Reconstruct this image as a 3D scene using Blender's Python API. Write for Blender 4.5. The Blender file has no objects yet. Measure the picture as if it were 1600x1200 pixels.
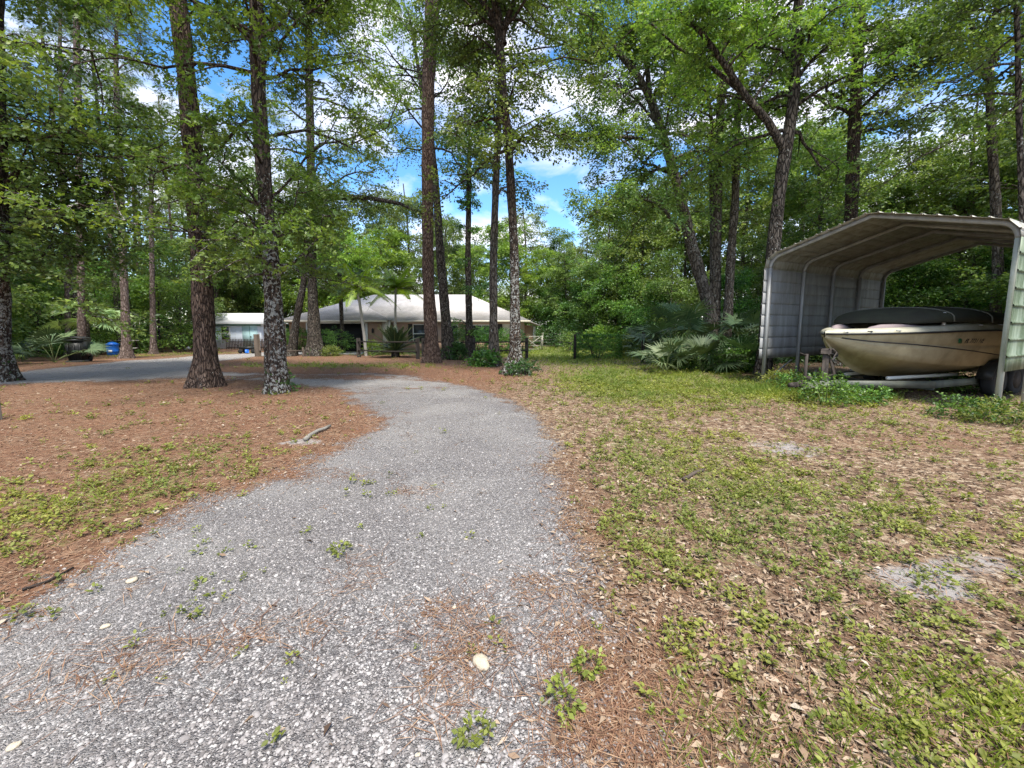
import bpy, math, random
import numpy as np
from mathutils import Vector, Matrix

# ---------------------------------------------------------------- camera, world, sun, exposure
scene = bpy.context.scene
COL = scene.collection
FPX, PITCH, CY, EYE = 650.0, math.radians(6.3), 582.0, 1.5
cam_d = bpy.data.cameras.new('camera')
cam = bpy.data.objects.new('camera', cam_d); COL.objects.link(cam)
cam.location = (0, 0, EYE)
cam.rotation_euler = (math.pi/2 - PITCH, 0, 0)
cam_d.sensor_width = 36.0; cam_d.lens = 36.0*FPX/1600.0
cam_d.shift_y = -(600.0-CY)/1600.0
cam_d.clip_start = 0.05; cam_d.clip_end = 2000
scene.camera = cam

SUN_EL, SUN_AZ = math.radians(63), math.radians(165)      # azimuth clockwise from +Y
world = bpy.data.worlds.new('World'); scene.world = world; world.use_nodes = True
wn = world.node_tree; wn.nodes.clear()
def wnode(t, **k):
    n = wn.nodes.new(t)
    for a, b in k.items(): setattr(n, a, b)
    return n
wo = wnode('ShaderNodeOutputWorld'); bg = wnode('ShaderNodeBackground')
sky = wnode('ShaderNodeTexSky', sky_type='NISHITA', sun_disc=False)
sky.sun_elevation = SUN_EL; sky.sun_rotation = SUN_AZ
sky.air_density = 1.0; sky.dust_density = 0.2; sky.ozone_density = 3.0
tc = wnode('ShaderNodeTexCoord'); mp = wnode('ShaderNodeMapping')
mp.inputs['Scale'].default_value = (1.0, 1.0, 2.2); mp.inputs['Location'].default_value = (0.35, 0.1, 0.2)
cn = wnode('ShaderNodeTexNoise'); cn.inputs['Scale'].default_value = 3.6; cn.inputs['Detail'].default_value = 9
cn.inputs['Roughness'].default_value = .55; cn.inputs['Distortion'].default_value = .3
cr = wnode('ShaderNodeValToRGB'); cr.color_ramp.elements[0].position = .42; cr.color_ramp.elements[1].position = .62
cm = wnode('ShaderNodeMixRGB'); cm.inputs['Color2'].default_value = (5.6, 5.45, 5.75, 1)
hs = wnode('ShaderNodeHueSaturation'); hs.inputs['Saturation'].default_value = 1.25; hs.inputs['Value'].default_value = 1.15
wn.links.new(tc.outputs['Generated'], mp.inputs['Vector']); wn.links.new(mp.outputs[0], cn.inputs['Vector'])
wn.links.new(cn.outputs['Fac'], cr.inputs[0]); wn.links.new(cr.outputs[0], cm.inputs['Fac'])
wn.links.new(sky.outputs[0], hs.inputs['Color']); wn.links.new(hs.outputs[0], cm.inputs['Color1'])
wn.links.new(cm.outputs[0], bg.inputs['Color']); bg.inputs['Strength'].default_value = 0.125
wn.links.new(bg.outputs[0], wo.inputs['Surface'])

sun_d = bpy.data.lights.new('sun', 'SUN'); sun_d.energy = 3.4; sun_d.angle = math.radians(14); sun_d.color = (1, .95, .87)
sun = bpy.data.objects.new('sun', sun_d); COL.objects.link(sun)
sd = Vector((math.sin(SUN_AZ)*math.cos(SUN_EL), math.cos(SUN_AZ)*math.cos(SUN_EL), math.sin(SUN_EL)))
sun.rotation_euler = sd.to_track_quat('Z', 'Y').to_euler(); sun.location = (0, -5, 30)
scene.view_settings.view_transform = 'Standard'; scene.view_settings.look = 'None'
scene.view_settings.exposure = 1.2; scene.view_settings.gamma = 1
scene.cycles.max_bounces = 7; scene.cycles.diffuse_bounces = 4; scene.cycles.glossy_bounces = 2
scene.cycles.transmission_bounces = 4; scene.cycles.transparent_max_bounces = 4
scene.cycles.use_adaptive_sampling = True; scene.cycles.adaptive_threshold = 0.02
scene.cycles.use_denoising = True; scene.cycles.denoiser = 'OPENIMAGEDENOISE'; scene.cycles.denoising_prefilter = 'NONE'

# ---------------------------------------------------------------- helpers
def gz(x, y):
    t = np.clip((np.asarray(y, float)-14)/14, 0, 1)
    b = .02*np.sin(np.asarray(x)*.9+.4)*np.sin(np.asarray(y)*.7) + .012*np.sin(np.asarray(x)*2.3)*np.cos(np.asarray(y)*1.9+1)
    return -0.4*t*t*(3-2*t) + b
def ray(px, py):
    a = (px-800)/FPX; b = (CY-py)/FPX; c, s = math.cos(PITCH), math.sin(PITCH)
    return np.array([a, c+b*s, -s+b*c])
def at(px, py):                                   # ground point seen at a photo position
    d = ray(px, py); t = .2
    while t < 260:
        if EYE+d[2]*t < gz(d[0]*t, d[1]*t): break
        t += .01 if t < 40 else .2
    return float(d[0]*t), float(d[1]*t)
def atY(px, py, Y):                               # point at a given distance
    d = ray(px, py); t = Y/d[1]
    return np.array([d[0]*t, Y, EYE+d[2]*t])

def link(name, me, mat=None, parent=None):
    o = bpy.data.objects.new(name, me); COL.objects.link(o)
    if mat is not None:
        for m in (mat if isinstance(mat, (list, tuple)) else [mat]): me.materials.append(m)
    if parent is not None: o.parent = parent
    return o
def mkmesh(V, F, attrs=None, smooth=False, sizes=None):
    """F: list of int arrays (n,k) with any k"""
    me = bpy.data.meshes.new('m')
    V = np.ascontiguousarray(V, np.float32).reshape(-1, 3)
    if not isinstance(F, list): F = [F]
    F = [np.asarray(f, np.int32) for f in F if len(f)]
    loops = np.concatenate([f.ravel() for f in F])
    tot = np.concatenate([np.full(len(f), f.shape[1], np.int32) for f in F])
    st = np.concatenate([[0], np.cumsum(tot)[:-1]]).astype(np.int32)
    me.vertices.add(len(V)); me.vertices.foreach_set('co', V.ravel())
    me.loops.add(len(loops)); me.loops.foreach_set('vertex_index', loops)
    me.polygons.add(len(tot)); me.polygons.foreach_set('loop_start', st); me.polygons.foreach_set('loop_total', tot)
    if smooth: me.polygons.foreach_set('use_smooth', np.ones(len(tot), bool))
    for k, (dom, arr) in (attrs or {}).items():
        a = me.attributes.new(k, 'FLOAT', dom); a.data.foreach_set('value', np.ascontiguousarray(arr, np.float32))
    me.update(calc_edges=True)
    return me
def tag(o, label=None, cat=None, group=None, kind=None):
    if label: o['label'] = label
    if cat: o['category'] = cat
    if group: o['group'] = group
    if kind: o['kind'] = kind
    return o
def empty(name, loc, rz=0, **k):
    o = bpy.data.objects.new(name, None); COL.objects.link(o)
    o.location = loc; o.rotation_euler = (0, 0, rz); o.empty_display_size = .2
    return tag(o, **k)

class MB:                                         # collects hard-surface shapes of one part
    def __init__(s): s.v = []; s.f = {}; s.n = 0
    def add(s, V, F):
        V = np.asarray(V, float).reshape(-1, 3)
        if isinstance(F, np.ndarray) and F.ndim == 2: F = F.tolist()
        for f in F: s.f.setdefault(len(f), []).append([i+s.n for i in f])
        s.v.append(V); s.n += len(V); return s
    def box(s, c, d, rz=0, bev=0.0):
        c = np.array(c, float); h = np.array(d, float)/2
        if bev > 0:
            b = min(bev, h.min()*.45); P = []
            for sx in (-1, 1):
                for sy in (-1, 1):
                    for sz in (-1, 1):
                        q = np.array([sx, sy, sz])*h
                        for k in range(3):
                            r = q - np.array([sx, sy, sz])*b; r[k] = q[k]; P.append(r)
            P = np.array(P)
            from itertools import product
            idx = lambda sx, sy, sz, k: ((sx*2+sy)*2+sz)*3+k
            F = []
            for k in range(3):
                for sg in (0, 1):
                    o = [a for a in range(3) if a != k]
                    q = []
                    for (u, w) in ((0, 0), (1, 0), (1, 1), (0, 1)):
                        t = [0, 0, 0]; t[k] = sg; t[o[0]] = u; t[o[1]] = w; q.append(idx(*t, k))
                    F.append(q)
            for k in range(3):                    # edges parallel to axis k
                o = [a for a in range(3) if a != k]
                for u, w in product((0, 1), (0, 1)):
                    q = []
                    for (e, kk) in ((0, o[0]), (1, o[0]), (1, o[1]), (0, o[1])):
                        t = [0, 0, 0]; t[k] = e; t[o[0]] = u; t[o[1]] = w; q.append(idx(*t, kk))
                    F.append(q)
            for t in product((0, 1), (0, 1), (0, 1)): F.append([idx(*t, 0), idx(*t, 1), idx(*t, 2)])
        else:
            P = np.array([[x, y, z] for x in (-1, 1) for y in (-1, 1) for z in (-1, 1)])*h
            F = [[0, 1, 3, 2], [4, 6, 7, 5], [0, 4, 5, 1], [2, 3, 7, 6], [0, 2, 6, 4], [1, 5, 7, 3]]
        cz, sz_ = math.cos(rz), math.sin(rz)
        P = np.stack([P[:, 0]*cz-P[:, 1]*sz_, P[:, 0]*sz_+P[:, 1]*cz, P[:, 2]], 1)+c
        return s.add(P, F)
    def tube(s, pts, r, n=8, cap=True, rot=0):
        pts = np.asarray(pts, float)[None]; r = np.broadcast_to(np.asarray(r, float), (pts.shape[1],))[None]
        V, F = tubes(pts, r, n, rot=rot)
        F = F.tolist()
        if cap:
            m = pts.shape[1]; F.append(list(range(n))[::-1]); F.append([(m-1)*n+i for i in range(n)])
        return s.add(V, F)
    def lathe(s, prof, c=(0, 0, 0), n=20, cap=True):
        a = np.arange(n)*2*math.pi/n; V = []
        for (r, z) in prof: V.append(np.stack([c[0]+r*np.cos(a), c[1]+r*np.sin(a), np.full(n, c[2]+z)], 1))
        F = [[k*n+i, k*n+(i+1) % n, (k+1)*n+(i+1) % n, (k+1)*n+i] for k in range(len(prof)-1) for i in range(n)]
        if cap: F.append(list(range(n))[::-1]); F.append([(len(prof)-1)*n+i for i in range(n)])
        return s.add(np.concatenate(V), F)
    def grid(s, P):                               # P (a,b,3)
        a, b, _ = P.shape; i = np.arange(a*b).reshape(a, b)
        F = np.stack([i[:-1, :-1], i[1:, :-1], i[1:, 1:], i[:-1, 1:]], -1).reshape(-1, 4)
        return s.add(P.reshape(-1, 3), F)
    def build(s, name, mat, parent=None, smooth=False, solid=0):
        me = mkmesh(np.concatenate(s.v), [np.array(f) for f in s.f.values()], smooth=smooth)
        o = link(name, me, mat, parent)
        if solid:
            m = o.modifiers.new('s', 'SOLIDIFY'); m.thickness = solid; m.offset = 0
        return o

def nrm(a): return a/np.maximum(np.linalg.norm(a, axis=-1, keepdims=True), 1e-9)
def tubes(P, R, S, rot=0):
    B, N, _ = P.shape
    T = nrm(np.gradient(P, axis=1))
    m = nrm(P[:, -1]-P[:, 0])
    ref = np.where(np.abs(m[:, 2:3]) > .75, np.array([[1., 0, 0]]), np.array([[0, 0, 1.]]))[:, None, :]
    A = nrm(np.cross(T, ref)); Bn = np.cross(T, A)
    an = np.arange(S)*2*math.pi/S+rot
    ring = P[:, :, None, :] + R[:, :, None, None]*(np.cos(an)[None, None, :, None]*A[:, :, None, :]+np.sin(an)[None, None, :, None]*Bn[:, :, None, :])
    i = np.arange(B*N*S).reshape(B, N, S)
    a = i[:, :-1, :]; b = i[:, 1:, :]
    F = np.stack([a, np.roll(a, -1, 2), np.roll(b, -1, 2), b], -1).reshape(-1, 4)
    return ring.reshape(-1, 3), F

# ---------------------------------------------------------------- node materials
class NT:
    def __init__(s, name):
        s.m = bpy.data.materials.new(name); s.m.use_nodes = True; s.t = s.m.node_tree; s.t.nodes.clear()
        s.out = s.t.nodes.new('ShaderNodeOutputMaterial')
    def n(s, t, **k):
        x = s.t.nodes.new('ShaderNode'+t)
        for a, b in k.items(): setattr(x, a, b)
        return x
    def l(s, a, b): s.t.links.new(a, b)
    def inp(s, sock, v):
        if hasattr(v, 'links') or isinstance(v, bpy.types.NodeSocket): s.l(v, sock)
        else:
            if isinstance(v, (tuple, list)) and len(v) == 3 and sock.type == 'RGBA': v = (*v, 1)
            sock.default_value = v
    def noise(s, vec, scale, detail=4, rough=.55, dist=0, out='Fac'):
        x = s.n('TexNoise'); s.l(vec, x.inputs['Vector']); x.inputs['Scale'].default_value = scale
        x.inputs['Detail'].default_value = detail; x.inputs['Roughness'].default_value = rough; x.inputs['Distortion'].default_value = dist
        return x.outputs[out]
    def vor(s, vec, scale, feature='F1', rand=1.0):
        x = s.n('TexVoronoi', feature=feature); s.l(vec, x.inputs['Vector']); x.inputs['Scale'].default_value = scale
        x.inputs['Randomness'].default_value = rand
        return x
    def ramp(s, f, stops, interp='LINEAR'):
        x = s.n('ValToRGB'); x.color_ramp.interpolation = interp
        e = x.color_ramp.elements
        while len(e) < len(stops): e.new(.5)
        for k, (p, c) in enumerate(stops):
            e[k].position = p; e[k].color = (c, c, c, 1) if isinstance(c, (int, float)) else (*c, 1)
        s.l(f, x.inputs[0]); return x.outputs[0]
    def mix(s, f, a, b, mode='MIX'):
        x = s.n('MixRGB', blend_type=mode); s.inp(x.inputs[0], f); s.inp(x.inputs[1], a); s.inp(x.inputs[2], b); return x.outputs[0]
    def math(s, op, a, b=0.0, c=None, clamp=False):
        x = s.n('Math', operation=op, use_clamp=clamp); s.inp(x.inputs[0], a); s.inp(x.inputs[1], b)
        if c is not None: s.inp(x.inputs[2], c)
        return x.outputs[0]
    def map(s, vec, sc=(1, 1, 1), loc=(0, 0, 0), rot=(0, 0, 0)):
        x = s.n('Mapping'); s.l(vec, x.inputs['Vector']); x.inputs['Scale'].default_value = sc; x.inputs['Location'].default_value = loc; x.inputs['Rotation'].default_value = rot
        return x.outputs[0]
    def bump(s, h, strength=.5, dist=.02, normal=None):
        x = s.n('Bump'); s.l(h, x.inputs['Height']); x.inputs['Strength'].default_value = strength; x.inputs['Distance'].default_value = dist
        if normal: s.l(normal, x.inputs['Normal'])
        return x.outputs[0]
    def attr(s, name): x = s.n('Attribute', attribute_name=name); return x.outputs['Fac']
    def obj(s): return s.n('TexCoord').outputs['Object']
    def done(s, col, rough=.8, metal=0, normal=None, spec=.3, **k):
        b = s.n('BsdfPrincipled'); s.inp(b.inputs['Base Color'], col); s.inp(b.inputs['Roughness'], rough)
        s.inp(b.inputs['Metallic'], metal); b.inputs['Specular IOR Level'].default_value = spec
        if normal: s.l(normal, b.inputs['Normal'])
        s.l(b.outputs[0], s.out.inputs['Surface']); return s.m

def leaf_mat(name, dark, mid, light, trans=.35, rough=.45, yellow=None):
    g_ = {'leaf_palmetto': 1.2, 'leaf_cycad': 1.2, 'leaf_queen': 1, 'leaf_dead': 1, 'leaf_weed': 1, 'leaf_grass': 1, 'moss': 1}.get(name, 2.0)
    dark, mid, light = [(c[0]*g_*1.1, c[1]*g_, c[2]*g_*.92) for c in (dark, mid, light)]
    t = NT(name); r = t.attr('rnd'); oi = t.n('ObjectInfo').outputs['Random']
    pos = t.n('NewGeometry').outputs['Position']
    st = [(0, dark), (.5, mid), (1, light)]
    if yellow: st = [(0, dark), (.45, mid), (.9, light), (.97, yellow)]
    c = t.ramp(r, st)
    big = t.noise(pos, .55, 2)
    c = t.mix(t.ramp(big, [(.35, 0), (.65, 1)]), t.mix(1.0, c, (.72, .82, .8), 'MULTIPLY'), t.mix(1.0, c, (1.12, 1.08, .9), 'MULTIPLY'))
    h = t.n('HueSaturation'); t.l(c, h.inputs['Color'])
    t.l(t.math('MULTIPLY_ADD', oi, .03, .485), h.inputs['Hue']); t.l(t.math('MULTIPLY_ADD', oi, .4, .8), h.inputs['Value'])
    b = t.n('BsdfPrincipled'); t.l(h.outputs[0], b.inputs['Base Color']); b.inputs['Roughness'].default_value = rough
    b.inputs['Specular IOR Level'].default_value = .45
    tr = t.n('BsdfTranslucent'); t.l(t.mix(1.0, h.outputs[0], (1.5, 1.6, .7), 'MULTIPLY'), tr.inputs['Color'])
    m = t.n('MixShader'); m.inputs[0].default_value = trans
    t.l(b.outputs[0], m.inputs[1]); t.l(tr.outputs[0], m.inputs[2]); t.l(m.outputs[0], t.out.inputs['Surface'])
    return t.m

def bark_mat(name, plates, fissure, lich=0.0, zlich=99, sc=7.0, moss=0.0, stretch=.28):
    t = NT(name); o = t.obj()
    warp = t.mix(.10, o, t.noise(t.map(o, (1, 1, .4)), 7, 4, out='Color'))
    mv = t.map(warp, (sc, sc, sc*stretch))
    v = t.vor(mv, 1.0, 'DISTANCE_TO_EDGE'); e = v.outputs['Distance']
    v2 = t.vor(mv, 1.0, 'F1')
    fine = t.noise(t.map(o, (1, 1, .35)), 38, 5, .7)
    cell = t.n('SeparateColor'); t.l(v2.outputs['Color'], cell.inputs[0])
    base = t.mix(cell.outputs[0], plates[0], plates[1])
    base = t.mix(t.ramp(fine, [(.3, 0), (.75, 1)]), t.mix(1.0, base, (.55, .52, .5), 'MULTIPLY'), base)
    edge = t.ramp(t.math('ADD', e, t.math('MULTIPLY', t.math('SUBTRACT', fine, .5), .12)), [(.0, 0), (.2, 1)])
    c = t.mix(edge, fissure, base)
    if lich > 0:
        ln = t.noise(o, 15, 6, .66, .5); ln2 = t.noise(o, 1.3, 2)
        z = t.n('SeparateXYZ'); t.l(o, z.inputs[0])
        zz = t.ramp(t.math('DIVIDE', z.outputs[2], 12.0), [(max(0, zlich-.06), 1), (zlich+.12, .25)])
        f = t.math('MULTIPLY', zz, lich)
        th = t.math('SUBTRACT', .70, t.math('MULTIPLY', f, .16))
        msk = t.math('GREATER_THAN', t.math('ADD', ln, t.math('MULTIPLY', t.math('SUBTRACT', ln2, .5), .25)), th)
        c = t.mix(msk, c, t.mix(fine, (.20, .20, .175), (.40, .40, .365)))
    if moss > 0:
        z = t.n('SeparateXYZ'); t.l(o, z.inputs[0])
        mz = t.math('MULTIPLY', t.ramp(t.math('DIVIDE', z.outputs[2], 3.0), [(.05, 1), (.5, 0)]), moss)
        mm = t.math('LESS_THAN', t.noise(o, 6, 5), t.math('MULTIPLY_ADD', mz, .25, .3))
        c = t.mix(mm, c, (.05, .09, .025))
    hgt = t.math('ADD', t.math('MULTIPLY', edge, .7), t.math('MULTIPLY', fine, .5))
    return t.done(c, .92, normal=t.bump(hgt, 1.0, .035), spec=.15)

def plain(name, col, rough=.6, metal=0, spec=.35, var=.12, sc=6, bump=0, dirt=None, dsc=2.5, damt=.5):
    t = NT(name); o = t.obj(); n = t.noise(o, sc, 5, .6)
    k = t.math('MULTIPLY_ADD', n, var*2, 1-var)
    c = t.mix(1.0, col, t.n('CombineXYZ').outputs[0], 'MULTIPLY') if 0 else None
    x = t.n('CombineXYZ'); [t.l(k, x.inputs[i]) for i in range(3)]
    c = t.mix(1.0, col, x.outputs[0], 'MULTIPLY')
    if dirt: c = t.mix(t.math('MULTIPLY', t.ramp(t.noise(o, dsc, 6, .65, .4), [(.42, 0), (.68, 1)]), damt), c, dirt)
    nn = t.bump(t.noise(o, sc*4, 4), bump, .01) if bump else None
    return t.done(c, rough, metal, nn, spec)

M = {}
M['pine_bark'] = bark_mat('pine_bark', ((.11, .075, .058), (.22, .16, .125)), (.016, .011, .009), lich=.12, zlich=.9, sc=25, stretch=.17)
M['pine_red'] = bark_mat('pine_red', ((.16, .105, .082), (.28, .205, .165)), (.035, .021, .016), sc=19, stretch=.28)
M['lichen_bark'] = bark_mat('lichen_bark', ((.085, .06, .045), (.15, .115, .09)), (.02, .015, .012), lich=1.0, zlich=.33, sc=16, moss=.5)
M['pine_grey'] = bark_mat('pine_grey', ((.22, .165, .14), (.36, .29, .26)), (.09, .065, .055), sc=15, stretch=.3)
M['dark_bark'] = bark_mat('dark_bark', ((.09, .076, .062), (.18, .155, .13)), (.012, .01, .008), lich=.45, zlich=.5, sc=15, moss=.3)
M['grey_bark'] = bark_mat('grey_bark', ((.16, .135, .108), (.27, .235, .195)), (.035, .028, .022), lich=.5, zlich=.6, sc=13)
M['leaf_sweetgum'] = leaf_mat('leaf_sweetgum', (.026, .060, .016), (.060, .112, .026), (.125, .185, .042), .38)
M['leaf_oak'] = leaf_mat('leaf_oak', (.026, .05, .016), (.054, .092, .026), (.115, .16, .05), .32)
M['leaf_olive'] = leaf_mat('leaf_olive', (.035, .06, .022), (.075, .115, .035), (.15, .19, .06), .33)
M['leaf_bright'] = leaf_mat('leaf_bright', (.045, .085, .018), (.085, .145, .03), (.155, .22, .045), .38)
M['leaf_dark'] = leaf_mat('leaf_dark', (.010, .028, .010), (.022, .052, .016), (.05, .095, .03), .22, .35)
M['leaf_pine'] = leaf_mat('leaf_pine', (.03, .055, .02), (.055, .09, .03), (.10, .14, .045), .15)
M['leaf_shrub'] = leaf_mat('leaf_shrub', (.015, .04, .012), (.035, .085, .02), (.10, .20, .035), .28)
M['leaf_palmetto'] = leaf_mat('leaf_palmetto', (.025, .06, .032), (.055, .10, .052), (.12, .17, .09), .12, .6)
M['leaf_pale_fan'] = leaf_mat('leaf_pale_fan', (.10, .15, .08), (.17, .23, .12), (.28, .33, .19), .25, .4)
M['leaf_cycad'] = leaf_mat('leaf_cycad', (.010, .022, .012), (.02, .04, .02), (.045, .075, .035), .1, .3)
M['leaf_queen'] = leaf_mat('leaf_queen', (.09, .15, .02), (.16, .24, .03), (.26, .33, .04), .4, yellow=(.45, .36, .04))
M['leaf_dead'] = leaf_mat('leaf_dead', (.16, .09, .04), (.27, .17, .09), (.38, .27, .16), .2, .7)
M['leaf_weed'] = leaf_mat('leaf_weed', (.085, .11, .022), (.16, .195, .04), (.26, .30, .065), .28, .6)
M['leaf_grass'] = leaf_mat('leaf_grass', (.09, .14, .025), (.17, .235, .04), (.28, .34, .07), .35, .5)
M['moss'] = leaf_mat('moss', (.10, .11, .08), (.17, .18, .13), (.26, .26, .20), .2, .9)

# ---------------------------------------------------------------- the ground and the gravel drive
POLY_A = [at(*q) for q in [(-330, 1130), (-120, 1020), (0, 962), (60, 925), (130, 878), (200, 838), (262, 802), (330, 775), (400, 752), (455, 728), (505, 705), (556, 684),
          (580, 664), (572, 645), (548, 628), (520, 610), (505, 600), (540, 590), (640, 590), (700, 597), (748, 607), (790, 620), (832, 645), (862, 668), (880, 695), (896, 735), (912, 780),
          (928, 830), (945, 880), (958, 930), (975, 985), (990, 1050), (1000, 1120), (1010, 1200)]] + [(1.3, .6), (1.5, -4), (-4.5, -4)]
POLY_B = [at(*q) for q in [(-250, 612), (-100, 606), (30, 600), (150, 596), (300, 590), (400, 594), (470, 604), (540, 606), (640, 600), (700, 600), (640, 586), (560, 583), (480, 585), (400, 583), (340, 581),
          (300, 578), (330, 566), (392, 558), (436, 554.5), (520, 552.5), (585, 551), (585, 547.5), (500, 547.5), (430, 549), (370, 553), (300, 556), (200, 563), (120, 572), (30, 581), (-100, 588), (-250, 594)]]
def sdist(P, poly):
    poly = np.array(poly); n = len(poly); d = np.full(len(P), 1e9); ins = np.zeros(len(P), bool)
    for i in range(n):
        a = poly[i]; b = poly[(i+1) % n]; e = b-a; w = P-a
        t = np.clip((w@e)/max(e@e, 1e-9), 0, 1)
        d = np.minimum(d, np.linalg.norm(w-t[:, None]*e, axis=1))
        c = ((a[1] > P[:, 1]) != (b[1] > P[:, 1]))
        with np.errstate(divide='ignore', invalid='ignore'):
            xi = (b[0]-a[0])*(P[:, 1]-a[1])/(b[1]-a[1])+a[0]
        ins ^= c & (P[:, 0] < xi)
    return np.where(ins, d, -d)
def drive_sd(P):
    return np.maximum(sdist(P, POLY_A), sdist(P, POLY_B)*.8)
def blobs(P, lst):
    v = np.zeros(len(P))
    for (px, py, rx, ry, a) in lst:
        c = at(px, py); v += a*np.exp(-((P[:, 0]-c[0])/rx)**2-((P[:, 1]-c[1])/ry)**2)
    return v
def vnoise(P, s, seed=0):
    r = np.random.RandomState(seed); v = 0
    for k in range(5):
        a = r.uniform(0, 6.28); f = s*r.uniform(.6, 1.7); ph = r.uniform(0, 6.28, 2)
        x = P[:, 0]*math.cos(a)+P[:, 1]*math.sin(a); y = -P[:, 0]*math.sin(a)+P[:, 1]*math.cos(a)
        v = v + np.sin(x*f+ph[0]+1.3*np.sin(y*f*.7))*np.sin(y*f*1.1+ph[1])
    return v/5
def green_at(P):
    g = blobs(P, [(200, 760, 1.6, 1.1, .5), (60, 800, 1.0, .8, .45), (330, 700, 1.2, .7, .35), (850, 548, 6, 6, 2.2), (930, 556, 6, 5, 1.2), (880, 566, 3, 3, .6), (1060, 590, 3.0, 4.0, .75), (950, 600, 1.8, 3.5, .6),
                  (560, 572, 4.0, 1.2, .9), (430, 572, 2.0, 1.0, .5), (680, 575, 2, 1.0, .3), (1200, 610, 1.0, .8, .6), (1290, 620, 1.2, .6, .5), (1040, 720, 1.4, 1.6, .4), (1250, 800, 1.4, 1.2, .3), (1500, 1100, .5, .3, .4),
                  (1000, 850, .5, .6, .4), (300, 552, 6, 1.6, .9), (200, 556, 6, 1.5, .8), (120, 566, 4, 1.2, .3), (600, 552, 7, 3, .9), (760, 549, 5, 3, .9), (1000, 553, 5, 3, .5)])
    right = 1/(1+np.exp(-(P[:, 0]-.6-.04*P[:, 1])*3.0))
    g = g+.26*right
    return np.clip(g+.22*vnoise(P, 1.6, 3)+.18*vnoise(P, 4.5, 5), 0, 1.4)
def straw_at(P):
    left = 1/(1+np.exp((P[:, 0]+.4-.02*P[:, 1])*2.5))
    return np.clip(.85*left+blobs(P, [(740, 585, 2.5, 2.0, .7), (1180, 640, 1.5, 1.0, .3), (1500, 690, 1.6, .7, .5), (980, 1090, .35, .35, .8), (960, 830, .4, .6, .4), (420, 578, 4, .8, .8)]), 0, 1)
def stain_at(P):
    return np.clip(blobs(P, [(740, 1010, .2, .17, .5), (700, 960, .2, .15, .3), (300, 1010, .35, .1, .38), (420, 985, .3, .1, .3), (520, 612, 1.4, .5, .6), (680, 607, 1.6, .15, .7), (480, 590, 2.5, .5, .7), (600, 594, 2, .2, .45), (560, 660, .5, .9, .8), (900, 760, .25, .8, .6), (470, 745, .7, .2, .5), (850, 920, .22, .15, .5), (925, 830, .2, .3, .6), (965, 1090, .2, .22, .9), (930, 1150, .2, .1, .6),
        (470, 588, 3.5, .5, .8), (650, 768, .25, .12, .6), (900, 1000, .2, .2, .4), (880, 720, .3, .5, .5), (150, 1060, .3, .15, .4), (520, 640, .6, 1.0, .6), (430, 740, .6, .2, .4)]), 0, 1)
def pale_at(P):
    b = np.clip(sdist(P, POLY_B)*3+.3, 0, 1)*np.clip((-P[:, 0]-1)/2, 0, 1)  # side drive: tan gravel tone, also lightened in colour to offset tree shade
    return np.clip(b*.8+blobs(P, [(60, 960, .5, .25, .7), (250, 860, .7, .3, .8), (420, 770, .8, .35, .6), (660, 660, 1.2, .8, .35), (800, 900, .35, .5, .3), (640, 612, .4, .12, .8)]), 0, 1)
def sand_at(P):
    return np.clip(blobs(P, [(1530, 880, .42, .2, .6), (1400, 895, .3, .14, .4), (1120, 655, .6, .4, .4), (1230, 700, .7, .5, .6), (470, 690, .35, .16, .9), (1460, 920, .3, .2, .7), (1400, 640, 1.6, .5, .3), (1080, 750, .4, .3, .4), (1180, 870, .3, .2, .4), (1350, 760, .4, .3, .35)]), 0, 1.2)

rr = np.concatenate([[.3], .3*(900/.3)**(np.arange(1, 281)/280)]); na = 520
# angles denser in front of the camera
u = np.linspace(-1, 1, na+1)[:-1]; ang = math.pi*(u*.62+.38*u**3)+math.pi/2
R_, A_ = np.meshgrid(rr, ang, indexing='ij')
GX, GY = R_*np.cos(A_), R_*np.sin(A_); GP = np.stack([GX.ravel(), GY.ravel()], 1)
sdv = drive_sd(GP)
z = gz(GP[:, 0], GP[:, 1]) + .02*np.clip(sdv, -.3, .3) + .012*vnoise(GP, 7, 8)*(np.hypot(GP[:, 0], GP[:, 1]) < 20)
GV = np.concatenate([np.stack([GP[:, 0], GP[:, 1], z], 1), [[0, 0, float(gz(0, 0))]]])
idx = np.arange(GX.size).reshape(GX.shape); nx = np.roll(idx, -1, 1)
GF = np.stack([idx[:-1], idx[1:], nx[1:], nx[:-1]], -1).reshape(-1, 4)
cen = np.stack([idx[0], nx[0], np.full(na, GX.size)], 1)
def split_mesh(F4, F3=None):
    Fs = [F4]+([F3] if F3 is not None else [])
    used = np.unique(np.concatenate([f.ravel() for f in Fs])); mp_ = np.full(len(GV), -1); mp_[used] = np.arange(len(used))
    P = GV[used][:, :2]
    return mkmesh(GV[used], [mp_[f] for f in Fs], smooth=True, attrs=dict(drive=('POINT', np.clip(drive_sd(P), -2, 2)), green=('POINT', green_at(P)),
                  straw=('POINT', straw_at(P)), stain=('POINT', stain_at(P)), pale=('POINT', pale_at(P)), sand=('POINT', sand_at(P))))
fin = sdv[GF].mean(1) > 0
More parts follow.
